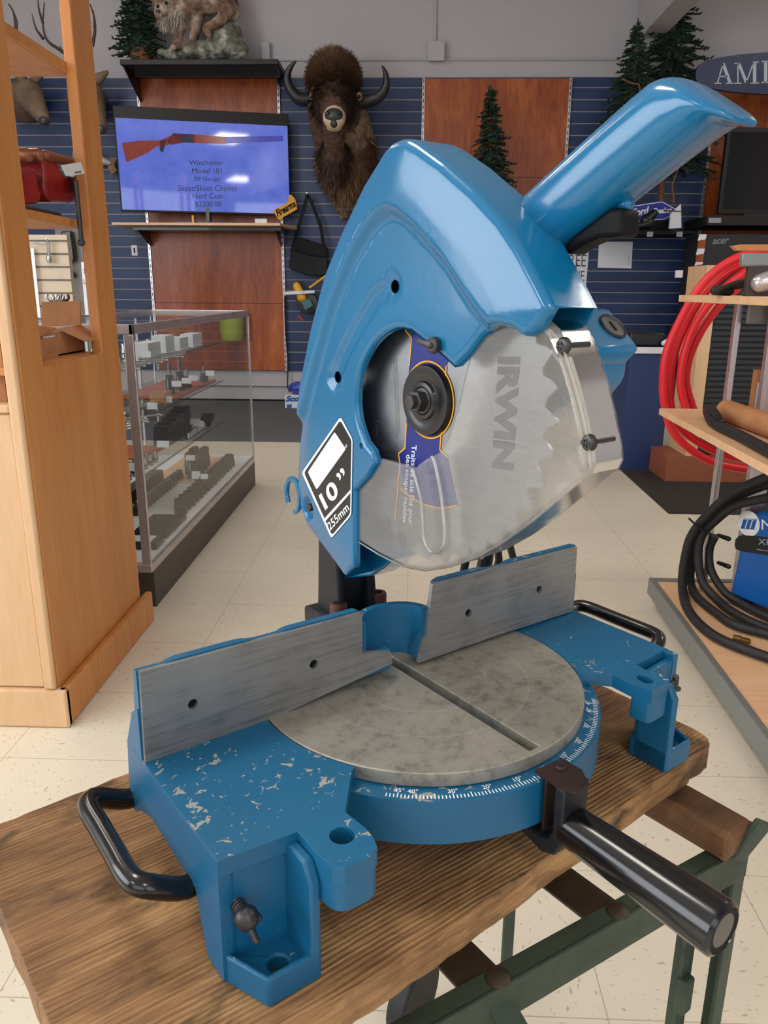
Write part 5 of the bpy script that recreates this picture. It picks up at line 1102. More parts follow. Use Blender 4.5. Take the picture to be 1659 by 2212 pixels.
q1, q0 = ay(1367, 66, 6.99), ay(1352, 335, 6.99); wsz = 1.515
conifer('artificial_tree', 'middle artificial pine left of the taller one at upper right', (q0.x, 6.85, q0.z), (q1.x, 6.85, q1.z), .40, 5, trunk0=(q0.x+.04, 6.88, wsz), fy=.3)
q1, q0 = ay(1482, -95, 7.02), ay(1440, 330, 7.02)
t = conifer('artificial_tree', 'tallest artificial pine left of the oval navy sign', (q0.x, 7.14, q0.z), (q1.x, 7.14, q1.z), .56, 6, trunk0=(q0.x+.05, 7.14, wsz), fy=.3)
b = MB(); tw_ = [ay(x, y, 6.86) for x, y in ((1436, 492), (1456, 438), (1452, 400), (1466, 362))]; b.tube([ay(1440, 430, 7.0)]+tw_[1:], [.012, .009, .008, .005], 8); b.tube([ay(x, y, 6.86) for x, y in ((1434, 455), (1472, 457))], [.008, .005], 8)
b.tube([ay(x, y, 6.70) for x, y in ((1343, 170), (1365, 180), (1380, 182), (1386, 215))], [.007, .007, .008, .006], 8); b.build('bare_twigs', M['trunk'], t)
# ---- bison head
BY = 7.0
bz = thing('bison_mount', 'shaggy bison shoulder mount hung on the blue slatted wall', 'taxidermy', ay(722, 480, YW-.03)); Bq = lambda x, y, Y: ay(x, y, Y)
nk = MB(); nk.caps(Bq(752, 400, 7.22), Bq(740, 300, 7.05), .20, .235); nk.caps(Bq(742, 440, 7.25), Bq(735, 360, 7.1), .085, .22); nk.caps(Bq(775, 330, 7.2), Bq(745, 265, 7.0), .17, .20)
nk.caps(Bq(745, 462, 7.28), Bq(742, 420, 7.2), .05, .11)
blob('shoulders', nk, M['furshoulder'], bz, .014, .05, .035, 3)
hd = MB(); hd.caps(Bq(720, 200, 6.86), Bq(722, 160, 6.88), .185, .165); hd.caps(Bq(721, 205, 6.80), Bq(722, 255, 6.58), .150, .090); hd.caps(Bq(722, 275, 6.66), Bq(722, 340, 6.80), .090, .075); hd.caps(Bq(722, 340, 6.80), Bq(727, 385, 6.9), .10, .035)
hd.caps(Bq(690, 235, 6.86), Bq(700, 330, 6.95), .10, .07); hd.caps(Bq(755, 235, 6.86), Bq(748, 330, 6.95), .10, .07)
blob('head', hd, M['furbison'], bz, .012, .03, .03, 4)
ms = MB(); c_ = Bq(722, 254, 6.545); ms.ball(c_, (.088, .055, .088), 20); ms.ball(Bq(722, 275, 6.57), (.062, .045, .03), 16); ms.build('muzzle', M['muzzle'], bz)
ns = MB(); ns.ball(c_+Vector((0, -.022, .010)), (.074, .045, .055), 18); ns.ball(c_+Vector((0, -.020, -.045)), (.034, .040, .034), 14); ns.build('nose', M['nose'], bz)
ns = MB()
for s_ in (-1, 1): ns.ball(c_+Vector((s_*.040, -.062, .018)), (.018, .008, .014), 12)
ns.build('nostrils', M['eye'], bz)
for s_, x, y in ((-1, 675, 208), (1, 776, 209)):
    e = MB(); q = Bq(x, y, 6.735); e.ball(q, (.028, .03, .034), 14); eo = e.build('eye_patch', M['furshoulder'], bz); e = MB(); e.ball(q+Vector((0, -.022, -.004)), .015, 12); e.build('eye', M['eye'], bz, eo)
for pts in ([(672, 215), (645, 212), (627, 192), (620, 168), (627, 146), (640, 131)], [(768, 222), (800, 216), (822, 205), (834, 185), (833, 160), (825, 141)]):
    h_ = MB(); pp_ = spline([tuple(Bq(x, y, 6.86-.02*i)) for i, (x, y) in enumerate(pts)], 6); n_ = len(pp_); h_.tube([Vector(p) for p in pp_], [.058*(1-i/(n_-1))**.75+.003 for i in range(n_)], 14); h_.build('horn', M['horn'], bz)
def strands_(*a, **k): return None
def strands(name, mat, n, seed, ctr, rad, zmin, ln, root, down=.1, up=0, w=.0032, ymax=99):
    rd = random.Random(seed); b = MB(); ctr = Vector(ctr)
    for i in range(n):
        v = Vector((rd.gauss(0, 1), rd.gauss(0, 1), rd.gauss(0, 1))).normalized()
        if v.z < zmin or v.y > ymax: continue
        p = ctr+Vector((v.x*rad[0], v.y*rad[1], v.z*rad[2])); q = p+(v*.55+Vector((rd.uniform(-.5, .5), rd.uniform(-.4, .3), up-down))).normalized()*ln*rd.uniform(.5, 1.2); sd = v.cross(Vector((0, 0, 1))).normalized()*w if abs(v.z) < .98 else Vector((w, 0, 0))
        b.add([p-sd, p+sd, p.lerp(q, .6)+sd*.7+Vector((0, 0, .004)), q, p.lerp(q, .6)-sd*.7+Vector((0, 0, .004))], [(0, 1, 2, 3, 4)])
    return b.build(name, mat, root, sharp=180)
strands('crest_hair', M['hairbrown'], 9000, 5, Bq(721, 172, 6.86), (.172, .16, .185), -.35, .072, bz, down=.28, up=.25, w=.0024, ymax=.6)
strands('face_hair', M['hairdark'], 2200, 6, Bq(721, 222, 6.74), (.16, .13, .16), -.8, .07, bz, down=.55, ymax=.2)
strands('beard', M['hairdark'], 1800, 7, Bq(722, 340, 6.84), (.11, .10, .16), -1, .11, bz, down=1.1, ymax=.4)
strands('mane', M['hairbrown'], 4200, 8, Bq(748, 345, 7.08), (.22, .19, .30), -1, .10, bz, down=.8, w=.004, ymax=.5)
for x_, y_, d_, r_ in LYR: strands('cheek_ruff', plain('pale_ruff_fur', (196, 184, 172), .8), 420, 11, L(x_, y_-6, d_), (r_, r_*.8, r_), -1, .075, ly, down=1.2, w=.003, ymax=.6)
# ---- deer heads and fish half hidden behind the maple unit
DY = 6.95
def deer(name, label, hx, hy, s_, ant, snout):
    t = thing(name, label, 'taxidermy', ay(hx, hy+60, YW-.03)); b = MB(); A_ = lambda x, y, Y: ay(x, y, Y)
    b.caps(A_(hx-8*s_, hy+8, 7.30), A_(hx, hy-6, 7.08), .17, .12); b.caps(A_(hx, hy-8, 7.06), A_(hx+snout[0], hy+snout[1], 6.82), .115, .055); b.caps(A_(hx-10*s_, hy+20, 7.30), A_(hx-4, hy, 7.15), .12, .13)
    blob('head', b, M['furdeer'], t, .014, .012, .03, 4); b = MB(); b.ball(A_(hx+snout[0], hy+snout[1]+4, 6.775), (.04, .03, .035), 12); b.build('nose', M['nose'], t)
    for sd in (-1, 1): e = MB(); e.caps(A_(hx+sd*16, hy-45, 7.05), A_(hx+sd*34, hy-58, 7.05), .045, .018); e.build('ear', M['furdeer'], t)
    for pts, r in ant: b = MB(); pp_ = spline([tuple(A_(x, y, 6.98)) for x, y in pts], 5); n_ = len(pp_); b.tube([Vector(p) for p in pp_], [r*(1-i/(n_-1)*.75) for i in range(n_)], 8); b.build('antler', M['antler'], t)
    return t
deer('deer_mount', 'deer head mount seen through the maple unit at far left', 62, 212, 1, [([(30, 160), (34, 80), (30, 30), (18, 8)], .016), ([(34, 90), (36, 45), (22, 14)], .012), ([(20, 150), (6, 60), (2, 10)], .016)], (32, 45))
deer('deer_mount', 'deer head mount behind the rear post of the maple unit', 196, 215, 1, [([(162, 130), (130, 108), (103, 88), (93, 55), (96, 5)], .017), ([(94, 84), (78, 62), (69, 30)], .013), ([(93, 50), (84, 20), (82, -8)], .012), ([(136, 113), (129, 98)], .008), ([(199, 100), (205, 68), (203, 35), (194, 8)], .016), ([(204, 60), (202, 22)], .010)], (22, 60))
fs = thing('mounted_fish', 'mounted silver fish with only its tail showing beside the post', 'taxidermy', ay(215, 352, YW-.03)); b = MB(); b.caps(ay(175, 338, 7.25), ay(212, 345, 7.25), .075, .05); b.caps(ay(212, 345, 7.25), ay(238, 352, 7.25), .05, .022); blob('body', b, plain('silver_fish', (170, 172, 174), .35, .2, .2, 20), fs, .01, 0)
b = MB(); b.prism([ay(x, y, 7.25) for x, y in ((234, 344), (252, 342), (247, 356), (253, 368), (240, 378), (233, 362))], (0, .015, 0)); fixn(b.build('tail_fin', M['furshoulder'], fs)); MB().cyl(ay(205, 346, 7.26), ay(205, 346, YW-.02), .02).build('wall_peg', M['black'], fs)
# ---- shoulder bag and hook, hand reel
hk_ = ay(669, 432, 7.28); t = thing('wall_hook', 'clear plastic hook holding the black shoulder bag', 'hook', hk_); MB().box((hk_.x-.04, YW-.03, hk_.z-.06), (hk_.x+.03, YW-.0205, hk_.z+.05)).build('plate', M['glass'], t, flat=True); MB().cyl((hk_.x-.02, YW-.03, hk_.z+.045), (hk_.x-.02, YW-.12, hk_.z+.055), .006).build('peg', M['steel'], t)
bg = thing('shoulder_bag', 'black shoulder bag hanging by its strap on the blue wall', 'bag', ay(663, 590, 7.25)); fixn(MB().prism([ay(x, y, 7.22) for x, y in rnd([(639, 511), (660, 516), (692, 527), (706, 533), (708, 592), (690, 597), (660, 594), (623, 580), (628, 545)], 6)], (0, .10, 0)).build('body', plain('black_canvas', (26, 27, 30), .8, amt=.3, scale=40, bump=.3), bg, bevel=.012, segs=3))
fixn(MB().prism([ay(x, y, 7.205) for x, y in rnd([(639, 511), (692, 527), (706, 533), (704, 556), (670, 552), (634, 541)], 6)], (0, .014, 0)).build('flap', M['blackm'], bg, bevel=.005))
for pts in ([(664, 421), (656, 450), (645, 490), (636, 520), (630, 545)], [(666, 421), (680, 455), (693, 490), (700, 535)]):
    b = MB(); pp_ = [ay(x, y, 7.25) for x, y in pts]
    for a_, b_ in zip(pp_[:-1], pp_[1:]): b.bar(a_, b_, .030, .006, (0, 1, 0))
    b.build('strap', M['blackm'], bg)
rl = thing('line_reel', 'black and yellow hand reel clipped to the blue wall', 'reel', ay(664, 660, 7.25)); c_ = ay(664, 654, 7.22); MB().lathe(c_+Vector((0, .04, 0)), (0, -1, 0), [(.095, 0), (.098, .03), (.09, .05), (.04, .055), (.001, .055)], 30).build('spool', M['black'], rl)
b = MB(); b.prism([ay(x, y, 7.155) for x, y in ((650, 652), (668, 644), (676, 660), (660, 670))], (0, .004, 0)); fixn(b.build('label', plain('teal_label', (60, 110, 120), .5), rl)); MB().bar(ay(612, 634, 7.14), ay(680, 630, 7.14), .025, .03).build('rail', M['silver'], rl, bevel=.003)
MB().caps(ay(641, 618, 7.18), ay(652, 642, 7.18), .035, .045).build('grip', M['yelplastic'], rl); MB().cyl(ay(668, 622, 7.2), ay(712, 590, 7.2), .011).build('pole', M['yelplastic'], rl); MB().bar(ay(644, 680, 7.2), ay(655, 693, 7.2), .025, .02).build('tag', M['redpaint'], rl)
fixn(MB().prism([ay(x, y, 7.24) for x, y in ((628, 625), (641, 604), (650, 615), (644, 628))], (0, .05, 0)).build('holster', M['black'], rl)); 
b = MB(); b.tube([ay(x, y, 7.30) for x, y in ((615, 640), (616, 700), (622, 780), (621, 835), (627, 850))], .006, 8); tag(b.build('power_lead', M['rubber'], origin=ay(620, 740, 7.3)), 'thin black lead hanging down the wall beside the cherry panel', 'cable')
q = ay(291, 541, YW-.02); t = thing('wall_hook', 'small white hook on the blue wall left of the lower cherry panel', 'hook', q); MB().box((q.x-.027, YW-.028, q.z-.045), (q.x+.027, YW-.0205, q.z+.045)).build('plate', M['paper'], t, flat=True); MB().box((q.x-.006, YW-.033, q.z-.02), (q.x+.006, YW-.0285, q.z+.02)).build('slot', M['blackm'], t, flat=True)
# ---- white paper-goods box with a blue bag on it
p0, p1 = ay(615, 853, 6.9), ay(680, 884, 6.9); t = thing('paper_goods_box', 'white printed box on the carpet left of the blue saw', 'box', (p0.x+.1, 7.0, .0075)); zt_ = p0.z
MB().box((p0.x, 6.9, .0075), (p0.x+.34, 7.12, zt_-.004)).build('carton', M['paper'], t, flat=True)
b = MB(); letter(b, 'Scott', ay(617, 868, 6.898), ay(660, 867, 6.898), ay(617, 855, 6.898), bold=.06, shear=.25); b.build('lettering', plain('blue_print', (40, 90, 170), .5), t, flat=True)
b = MB(); b.prism([ay(x, y, 6.898) for x, y in ((619, 874), (630, 873), (630, 884), (620, 884))], (0, -.0006, 0)); b.prism([ay(x, y, 6.898) for x, y in ((645, 873), (672, 872), (672, 884), (645, 884))], (0, -.0006, 0)); fixn(b.build('print_panel', plain('blue_panel_print', (50, 96, 160), .5), t, flat=True))
b = MB(); b.ball(ay(652, 838, 7.0), (.13, .09, .055), 18); tag(blob('plastic_pack', b, plain('blue_white_film', (60, 70, 170), .25, amt=.5, scale=9), None, .012, .03, .05, 1), 'blue plastic wrapped pack lying on the white printed box', 'pack')
# ---- small beige slatted panel with tools, seen through the maple unit
p0, p1 = ay(60, 507, 4.35), ay(126, 510, 4.35); pz0 = ay(100, 690, 4.35).z; t = thing('slat_panel', 'beige slatted board with hooks seen through the maple unit', 'display board', ((p0.x+p1.x)/2, 4.4, 0))
MB().box((p0.x-.25, 4.35, 0), (p1.x+.045, 4.39, p0.z)).build('board', plain('beige_board', (206, 190, 168), .6, amt=.03), t, flat=True); b = MB()
for i in range(9): zz = ay(100, 520+28.2*i, 4.348).z; b.box((p0.x-.25, 4.346, zz-.004), (p1.x+.045, 4.3495, zz+.004))
b.build('grooves', plain('groove_shadow_paint', (96, 84, 72), .6), t, flat=True)
b = MB(); b.bar(ay(70, 537, 4.33), ay(86, 690, 4.33), .016, .008, (0, 1, 0)); b.build('upright_rail', M['silver'], t)
b = MB(); q = [ay(x, y, 4.32) for x, y in ((66, 524), (104, 525), (106, 558))]; b.tube(q[:2], .006, 8); b.tube([q[1]+Vector((0, -.02, .02)), q[1], q[2]], [.006, .008, .009], 8); b.caps(q[2], q[2]+Vector((0, 0, -.012)), .016, .014); tag(b.build('hanging_ratchet', M['steel'], origin=q[2]), 'chrome ratchet hanging from a hook on the beige board', 'tool')
ho_ = thing('holster', 'black holster with a small pouch hanging right of the beige slatted board', 'holster', ay(145, 600, 5.65))
for nm, pts in (('holster_body', [(130, 500), (152, 498), (156, 520), (161, 562), (150, 568), (132, 564)]), ('pouch', [(134, 572), (142, 580), (160, 592), (153, 602), (138, 592)])): fixn(MB().prism([ay(x, y, 5.618) for x, y in pts], (0, .0625, 0)).build(nm, M['black'], ho_, bevel=.01))
b = MB(); q0, q1 = ay(125, 560, 5.68), ay(185, 700, 5.68); tag(MB().box((q0.x, 5.679, .0075 if 5.74 > 5.33 else 0), (q1.x+.1, 5.74, ay(140, 490, 5.68).z)).build('display_stand', plain('grey_stand', (128, 124, 122), .7, amt=.3, scale=5), origin=(q0.x, 5.7, 0), flat=True), 'grey display stand behind the hanging holster', 'stand')
# ================================================================ RIGHT-HAND BACK WALL
t = thing('shop_sign', 'oval navy shop sign with white serif letters at upper right', 'sign', (3.1, 6.95, 2.58)); sy = 6.9
oc = ay(1760, 158, sy); ow, oh = oc.x-ay(1503, 158, sy).x, .155
top_ = [Vector((oc.x-ow*math.cos(a), sy, oc.z+oh*math.sin(a)**.6+.0)) for a in np.linspace(.0, PI, 31)]; bot_ = [Vector((oc.x+ow*math.cos(a), sy, oc.z-oh*math.sin(a)**.6)) for a in np.linspace(.0, PI, 31)][1:-1]
fixn(MB().prism(top_+bot_, (0, .04, 0)).build('board', plain('navy_sign', (24, 36, 78), .35), t)); b = MB(); b.cyl((oc.x-.3, sy+.04, oc.z), (oc.x-.3, YW, oc.z), .02); b.cyl((oc.x+.3, sy+.04, oc.z), (oc.x+.3, YW, oc.z), .02); b.build('wall_bracket', M['black'], t)
b = MB(); s1 = sy-.0015
def serif(strokes):
    for (x0, y0), (x1, y1), w in strokes: b.bar(ay(x0, y0, s1), ay(x1, y1, s1), w, .0008, (0, 1, 0))
serif([((1550, 179), (1562, 137), .010), ((1562, 137), (1577, 179), .024), ((1553, 165), (1572, 165), .009), ((1543, 180), (1558, 180), .008), ((1568, 180), (1584, 180), .008)])
serif([((1594, 179), (1594, 137), .010), ((1596, 137), (1612, 178), .022), ((1612, 178), (1628, 135), .010), ((1630, 179), (1630, 135), .026), ((1586, 180), (1602, 180), .008), ((1621, 180), (1640, 179), .008), ((1586, 137), (1598, 137), .008), ((1626, 134), (1639, 134), .008)])
serif([((1654, 178), (1654, 133), .026), ((1645, 178), (1690, 177), .010), ((1645, 133), (1690, 131), .010), ((1660, 155), (1682, 155), .009), ((1690, 177), (1690, 166), .010), ((1690, 131), (1690, 142), .010)])
b.build('lettering', plain('pale_sign_print', (176, 188, 200), .5), t, flat=True)
# second television on its black ledge
lz2 = ay(1590, 466, 6.78).z
t = thing('wall_shelf', 'black ledge under the dark television on the right', 'shelf', (3.0, 7.1, lz2-.06)); p = ay(1528, 470, 6.78); MB().box((p.x, 6.78, lz2-.075), (3.7, YW-.04, lz2)).build('board', M['screenbezel'], t, bevel=.004); pl_ = MB().box((ay(1533, 462, 6.77).x, 6.774, lz2-.055), (ay(1560, 462, 6.77).x, 6.7795, lz2-.018)).build('label_holder', plain('grey_label', (150, 152, 156), .5), t, flat=True)
tz = ay(1600, 276, 6.88).z; p = ay(1570, 300, 6.88); t = thing('television', 'dark switched off television at the right edge', 'television', (3.1, 6.9, lz2)); MB().box((p.x, 6.88, lz2+.022), (3.75, 6.93, tz)).build('bezel', M['screenbezel'], t, bevel=.004); MB().box((p.x+.03, 6.878, lz2+.06), (3.72, 6.8795, tz-.03)).build('screen', plain('dark_glass_screen', (10, 10, 11), .12), t, flat=True); MB().box((p.x+.2, 6.84, lz2+.0005), (3.5, 7.0, lz2+.022)).build('stand', M['black'], t)
bx0, bx1 = ay(1520, 506, 6.72), ay(1508, 600, 6.72); t = thing('monitor_box', 'black carton with pale lettering below the dark television', 'box', (2.9, 6.8, .75)); MB().box((bx1.x+.02, 6.72, .7405), (3.7, 7.2, bx0.z)).build('carton', plain('black_card', (38, 38, 42), .6), t, flat=True)
b = MB(); letter(b, 'acer', ay(1539, 528, 6.7195), ay(1573, 526, 6.7195), ay(1541, 517, 6.7195), bold=.02, shear=.2); b.build('lettering', plain('silver_print', (130, 134, 140), .5), t, flat=True)
tag(MB().box((2.3, 6.65, 0), (3.8, 7.28, .74)).build('low_cabinet', M['black'], origin=(3, 7, 0), flat=True), 'dark low cabinet behind the upright maple panel', 'cabinet')
b = MB(); t = thing('price_rail', 'white and red striped strip beside the black carton', 'strip', ay(1512, 600, 6.70)); 
for y0, y1 in ((506, 520), (537, 551), (566, 574)): b.prism([ay(x, y, 6.70) for x, y in ((1511-(y0-506)*.13, y0), (1527-(y0-506)*.13, y0), (1526-(y1-506)*.13, y1-3), (1509-(y1-506)*.13, y1))], (0, .004, 0))
fixn(b.build('stripe', M['paper'], t, flat=True)); fixn(MB().prism([ay(x, y, 6.705) for x, y in ((1511, 505), (1527, 505), (1512, 610), (1497, 610))], (0, .01, 0)).build('strip', M['redwood'], t, flat=True))
# arrow sign on a ledge with odds and ends
wz0 = 1.515
t = thing('wall_shelf', 'thin black ledge below the blue arrow sign', 'shelf', (2.0, 7.1, wz0-.03)); MB().box((1.55, 6.86, wz0-.025), (2.33, YW-.02, wz0-.0005)).build('board', M['blackm'], t, flat=True)
b = MB()
for x in (1404, 1468): q = ay(x, 506, 6.858); b.box((q.x-.025, 6.856, q.z-.02), (q.x+.025, 6.8595, q.z+.02))
b.build('label_holder', plain('grey_ticket', (140, 142, 146), .5), t, flat=True)
t = thing('arrow_sign', 'blue arrow sign with white script on the ledge', 'sign', (1.95, 7.1, wz0)); a_ = lambda x, y, d=0: ay(x, y, 7.1-d)
fixn(MB().prism([a_(x, y) for x, y in ((1320, 450), (1430, 433), (1470, 455), (1437, 476), (1320, 486))], (0, .008, 0)).build('board', plain('blue_enamel_sign', (34, 44, 150), .35), t)); q0 = a_(1400, 476); MB().box((q0.x-.2, 7.1, wz0), (q0.x+.2, 7.11, q0.z)).build('foot', M['blackm'], t, flat=True)
b = MB(); letter(b, 'me', a_(1344, 472, .002), a_(1360, 470, .002), a_(1344, 461, .002), bold=.03); letter(b, 'Ford', a_(1365, 469, .002), a_(1403, 462, .002), a_(1364, 452, .002), bold=.03, shear=.3); letter(b, 'Dealer', a_(1413, 462, .002), a_(1452, 459, .002), a_(1412, 450, .002), bold=.03)
for p_, q_ in (((1320, 453), (1430, 436)), ((1430, 436), (1465, 455)), ((1465, 455), (1436, 473)), ((1436, 473), (1320, 483))): b.bar(a_(*p_, .002), a_(*q_, .002), .006, .0006, (0, 1, 0))
b.build('lettering', M['white'], t, flat=True)
tag(fixn(MB().prism([ay(x, y, 6.99) for x, y in ((1449, 462), (1471, 440), (1472, 492), (1446, 494))], (0, .03, 0)).build('white_packet', M['paper'], flat=True, origin=ay(1460, 494, 6.99))), 'white packet at the right end of the arrow sign ledge', 'packet')
b = MB(); b.caps(ay(1396, 476, 6.93), ay(1412, 462, 6.93), .05, .035); b.caps(ay(1380, 488, 6.93), ay(1400, 482, 6.93), .03, .05); tag(b.build('small_figure', M['black'], origin=ay(1395, 492, 6.93)), 'dark lumpy ornament before the blue arrow sign', 'ornament')
for nm, px, lab in (('notice', ((1294, 522), (1367, 522), (1364, 580), (1291, 578)), 'blank looking white notice pinned to the blue slatted wall'),):
    t = thing(nm, lab, 'notice', ay(1330, 580, YW-.022)); fixn(MB().prism([ay(x, y, YW-.023) for x, y in px], (0, .001, 0)).build('sheet', M['paper'], t, flat=True)); b = MB()
    letter(b, 'Help Wanted', ay(1360, 574, YW-.0236), ay(1360, 552, YW-.0236), ay(1357, 574, YW-.0236)); b.build('lettering', M['greyprint'], t, flat=True)
t = thing('poster', 'white slogan poster half hidden by the saw guard', 'poster', ay(1240, 640, YW-.022)); PY = YW-.024; fixn(MB().prism([ay(x, y, PY) for x, y in ((1205, 530), (1273, 532), (1264, 640), (1200, 640))], (0, .002, 0)).build('sheet', M['paper'], t, flat=True))
b = MB(); letter(b, 'FREE', ay(1218, 575, PY-.001), ay(1265, 576, PY-.001), ay(1219, 549, PY-.001), bold=.0); letter(b, 'BRAVE', ay(1205, 606, PY-.001), ay(1262, 607, PY-.001), ay(1206, 584, PY-.001)); letter(b, 'and', ay(1222, 588, PY-.001), ay(1248, 583, PY-.001), ay(1222, 572, PY-.001), shear=.4); b.build('lettering', M['greyprint'], t, flat=True)
b = MB()
for i in range(5):
    for j in range(10): q = ay(1212+j*6.2+(i % 2)*3, 535+i*4.2, PY-.001); b.box((q.x-.004, q.y-.0002, q.z-.004), (q.x+.004, q.y, q.z+.004)) if q.z > 1.2 else None
b.build('dots', M['greyprint'], t, flat=True)
# ================================================================ cart with welder, hoses and odds and ends
cdx = .0325
def CX_(Y): return .80-(2.52-Y)*cdx
Yn, Yfz = 1.0, 2.52
ct = thing('shop_cart', 'pale two shelf shop cart with a low platform at the right', 'cart', (1.1, 1.9, 0))
def board(name, z0, z1, mat, xo=0, ya=Yn, yb=Yfz, w=.62): return MB().prism([(CX_(yb)+xo, yb, z0), (CX_(ya)+xo, ya, z0), (CX_(ya)+w, ya, z0), (CX_(yb)+w, yb, z0)], (0, 0, z1-z0)).build(name, M[mat], ct, bevel=.0015)
zt1 = 1.0215; zt0 = 1.0025
board('top_shelf', zt0, zt1, 'maplew', -.005, yb=2.42); board('middle_shelf', .650, .670, 'maplew', .0)
board('platform', .075, .098, 'maplew', .035, yb=2.46); tr = MB(); tr.prism([(CX_(2.49)+.015, 2.49, .045), (CX_(1.0)+.015, 1.0, .045), (CX_(1.0)+.0345, 1.0, .045), (CX_(2.49)+.0345, 2.49, .045)], (0, 0, .056)); tr.prism([(CX_(2.49)+.0345, 2.462, .045), (CX_(2.49)+.6, 2.462, .045), (CX_(2.49)+.6, 2.49, .045), (CX_(2.49)+.0345, 2.49, .045)], (0, 0, .056)); tr.build('platform_edge', M['greyplate'], ct, bevel=.002)
MB().prism([(CX_(2.45)+.055, 2.40, 0), (CX_(1.0)+.055, 1.0, 0), (CX_(1.0)+.6, 1.0, 0), (CX_(2.45)+.6, 2.40, 0)], (0, 0, .0448)).build('base_plinth', M['dksteel'], ct, flat=True)
for Y, xo in ((2.38, .165), (2.30, .235)):
    for z0, z1 in ((.670, zt0), (.098, .650)):
        b = MB(); x = CX_(Y)+xo; b.box((x-.014, Y-.012, z0+.0003), (x+.002, Y+.012, z1-.0003)); b.box((x+.0022, Y+.004, z0+.0003), (x+.05 if xo > .2 else x+.004, Y+.012, z1-.0003)); b.build('leg', M['silver'], ct, bevel=.001)
b = MB(); x = CX_(2.34)+.20; b.box((x-.03, 2.33, zt0-.06), (x+.06, 2.345, zt0-.0005)); b.build('gusset', M['greyplate'], ct, bevel=.004)
# on the top shelf
b = MB()
for i in range(5): pts = [ay(x, y, 2.10-.012*i) for x, y in ((1545, 625+i), (1580, 622-i*2), (1620, 616-i*3), (1700, 605-i*5))]; b.tube([Vector((p.x, p.y, max(p.z, zt1+.0065))) for p in pts], .0058, 8)
q = ay(1546, 622, 2.08); q.z = zt1+.013; b.caps(q, q+Vector((.035, 0, -.001)), .0125, .012); tag(b.build('cable_bundle', M['rubber'], origin=(1.0, 2.1, zt1)), 'bundle of black cable with a plug on the top cart shelf', 'cable')
q = ay(1640, 580, 1.95); t = thing('steel_ring', 'grey steel band on edge at the back of the cart top', 'ring', (q.x+.08, 1.95, zt1)); p = [ay(x, y, 1.95) for x, y in ((1603, 547), (1720, 545), (1720, 574), (1603, 576))]; MB().prism(p, (0, .02, 0)).build('band', M['greyplate'], t, bevel=.004); MB().box((p[0].x+.02, 1.952, zt1), (p[1].x, 1.966, p[3].z+.001)).build('body', plain('dark_tool_body', (60, 50, 48), .5), t); MB().caps((p[0].x+.05, 1.945, zt1+.03), (p[0].x+.10, 1.945, zt1+.045), .022, .026).build('label_face', M['silver'], t)
p = [ay(x, y, 2.06) for x, y in ((1582, 531), (1600, 528), (1720, 528), (1720, 541), (1592, 541))]; tag(fixn(MB().prism(p, (0, .02, 0)).build('wood_offcut', M['yelplastic'] if False else M['maple'], origin=p[0])), 'pointed strip of wood lying across the red hose', 'offcut')
# on the middle shelf
zm = .6705
c0, c1 = az(1568, 886, zm+.0305), az(1676, 924, zm+.0305); tag(MB().cyl(c0, c1+(c1-c0)*.6, .030, n=24).build('paper_roll', M['card'], origin=(c0.x, c0.y, zm)), 'roll of brown paper lying on the middle cart shelf', 'roll')
pts = [az(x, y, zm+.0145) for x, y in ((1528, 888), (1535, 905), (1550, 918), (1600, 942), (1680, 985))]; b = MB(); b.tube([Vector(p) for p in spline([tuple(p) for p in pts], 5)], .014, 12); b.tube([pts[1]+Vector((0, 0, .004)), pts[1]+Vector((.005, .01, .03)), pts[2]+Vector((0, 0, .02))], .010, 10); tag(b.build('hand_strap', M['rubber'], origin=(pts[2].x, pts[2].y, zm)), 'black padded strap lying along the middle cart shelf', 'strap')
q = az(1633, 905, zm); p = [ay(x, y, q.y) for x, y in ((1637, 800), (1720, 796), (1720, 905), (1633, 905))]; t = thing('shipping_box', 'pink brown box with a white label at the right edge', 'box', q); bb = MB().box((p[0].x, q.y, zm), (p[1].x+.1, q.y+.03, p[0].z)); bb.build('carton', M['card'], t, flat=True); MB().box((p[0].x+.004, q.y-.001, zm+.012), (p[1].x+.08, q.y-.0003, p[0].z-.035)).build('shipping_label', M['paper'], t, flat=True)
# red hose coil behind the cart
def hoseloop(cx, cy, rx, rz, Y, r, a0=0, a1=2*PI): return [Vector((cx+rx*math.cos(a), Y+.02*math.sin(3*a), cy+rz*math.sin(a))) for a in np.linspace(a0, a1, 56)]
hz = []
b = MB()
hpx = [[(1760, 560), (1690, 538), (1640, 543), (1585, 560), (1540, 590), (1505, 630), (1470, 690), (1440, 760), (1432, 830), (1437, 880), (1452, 930), (1490, 970), (1540, 998), (1600, 1012), (1690, 1022)],
       [(1760, 575), (1690, 553), (1640, 557), (1590, 577), (1550, 604), (1518, 640), (1485, 695), (1458, 760), (1447, 825), (1450, 880), (1470, 925), (1520, 962), (1575, 985), (1690, 1008)],
       [(1760, 590), (1690, 570), (1640, 573), (1600, 594), (1565, 622), (1533, 655), (1500, 705), (1478, 765), (1470, 825), (1478, 870), (1492, 905), (1540, 945), (1600, 970), (1690, 990)],
       [(1760, 600), (1690, 585), (1640, 590), (1605, 612), (1575, 640), (1548, 668), (1515, 715), (1490, 770), (1482, 820), (1490, 860), (1508, 900), (1560, 935), (1690, 975)]]
for i, L_ in enumerate(hpx): b.tube([Vector(p) for p in spline([tuple(ay(x, y, 2.62+.032*(i % 2)+.006*i)) for x, y in L_], 5)], .0135, 12)
tag(b.build('hose_coil', M['redhose'], origin=(1.05, 2.65, .42)), 'coil of bright red hose hanging off the far end of the cart', 'hose')
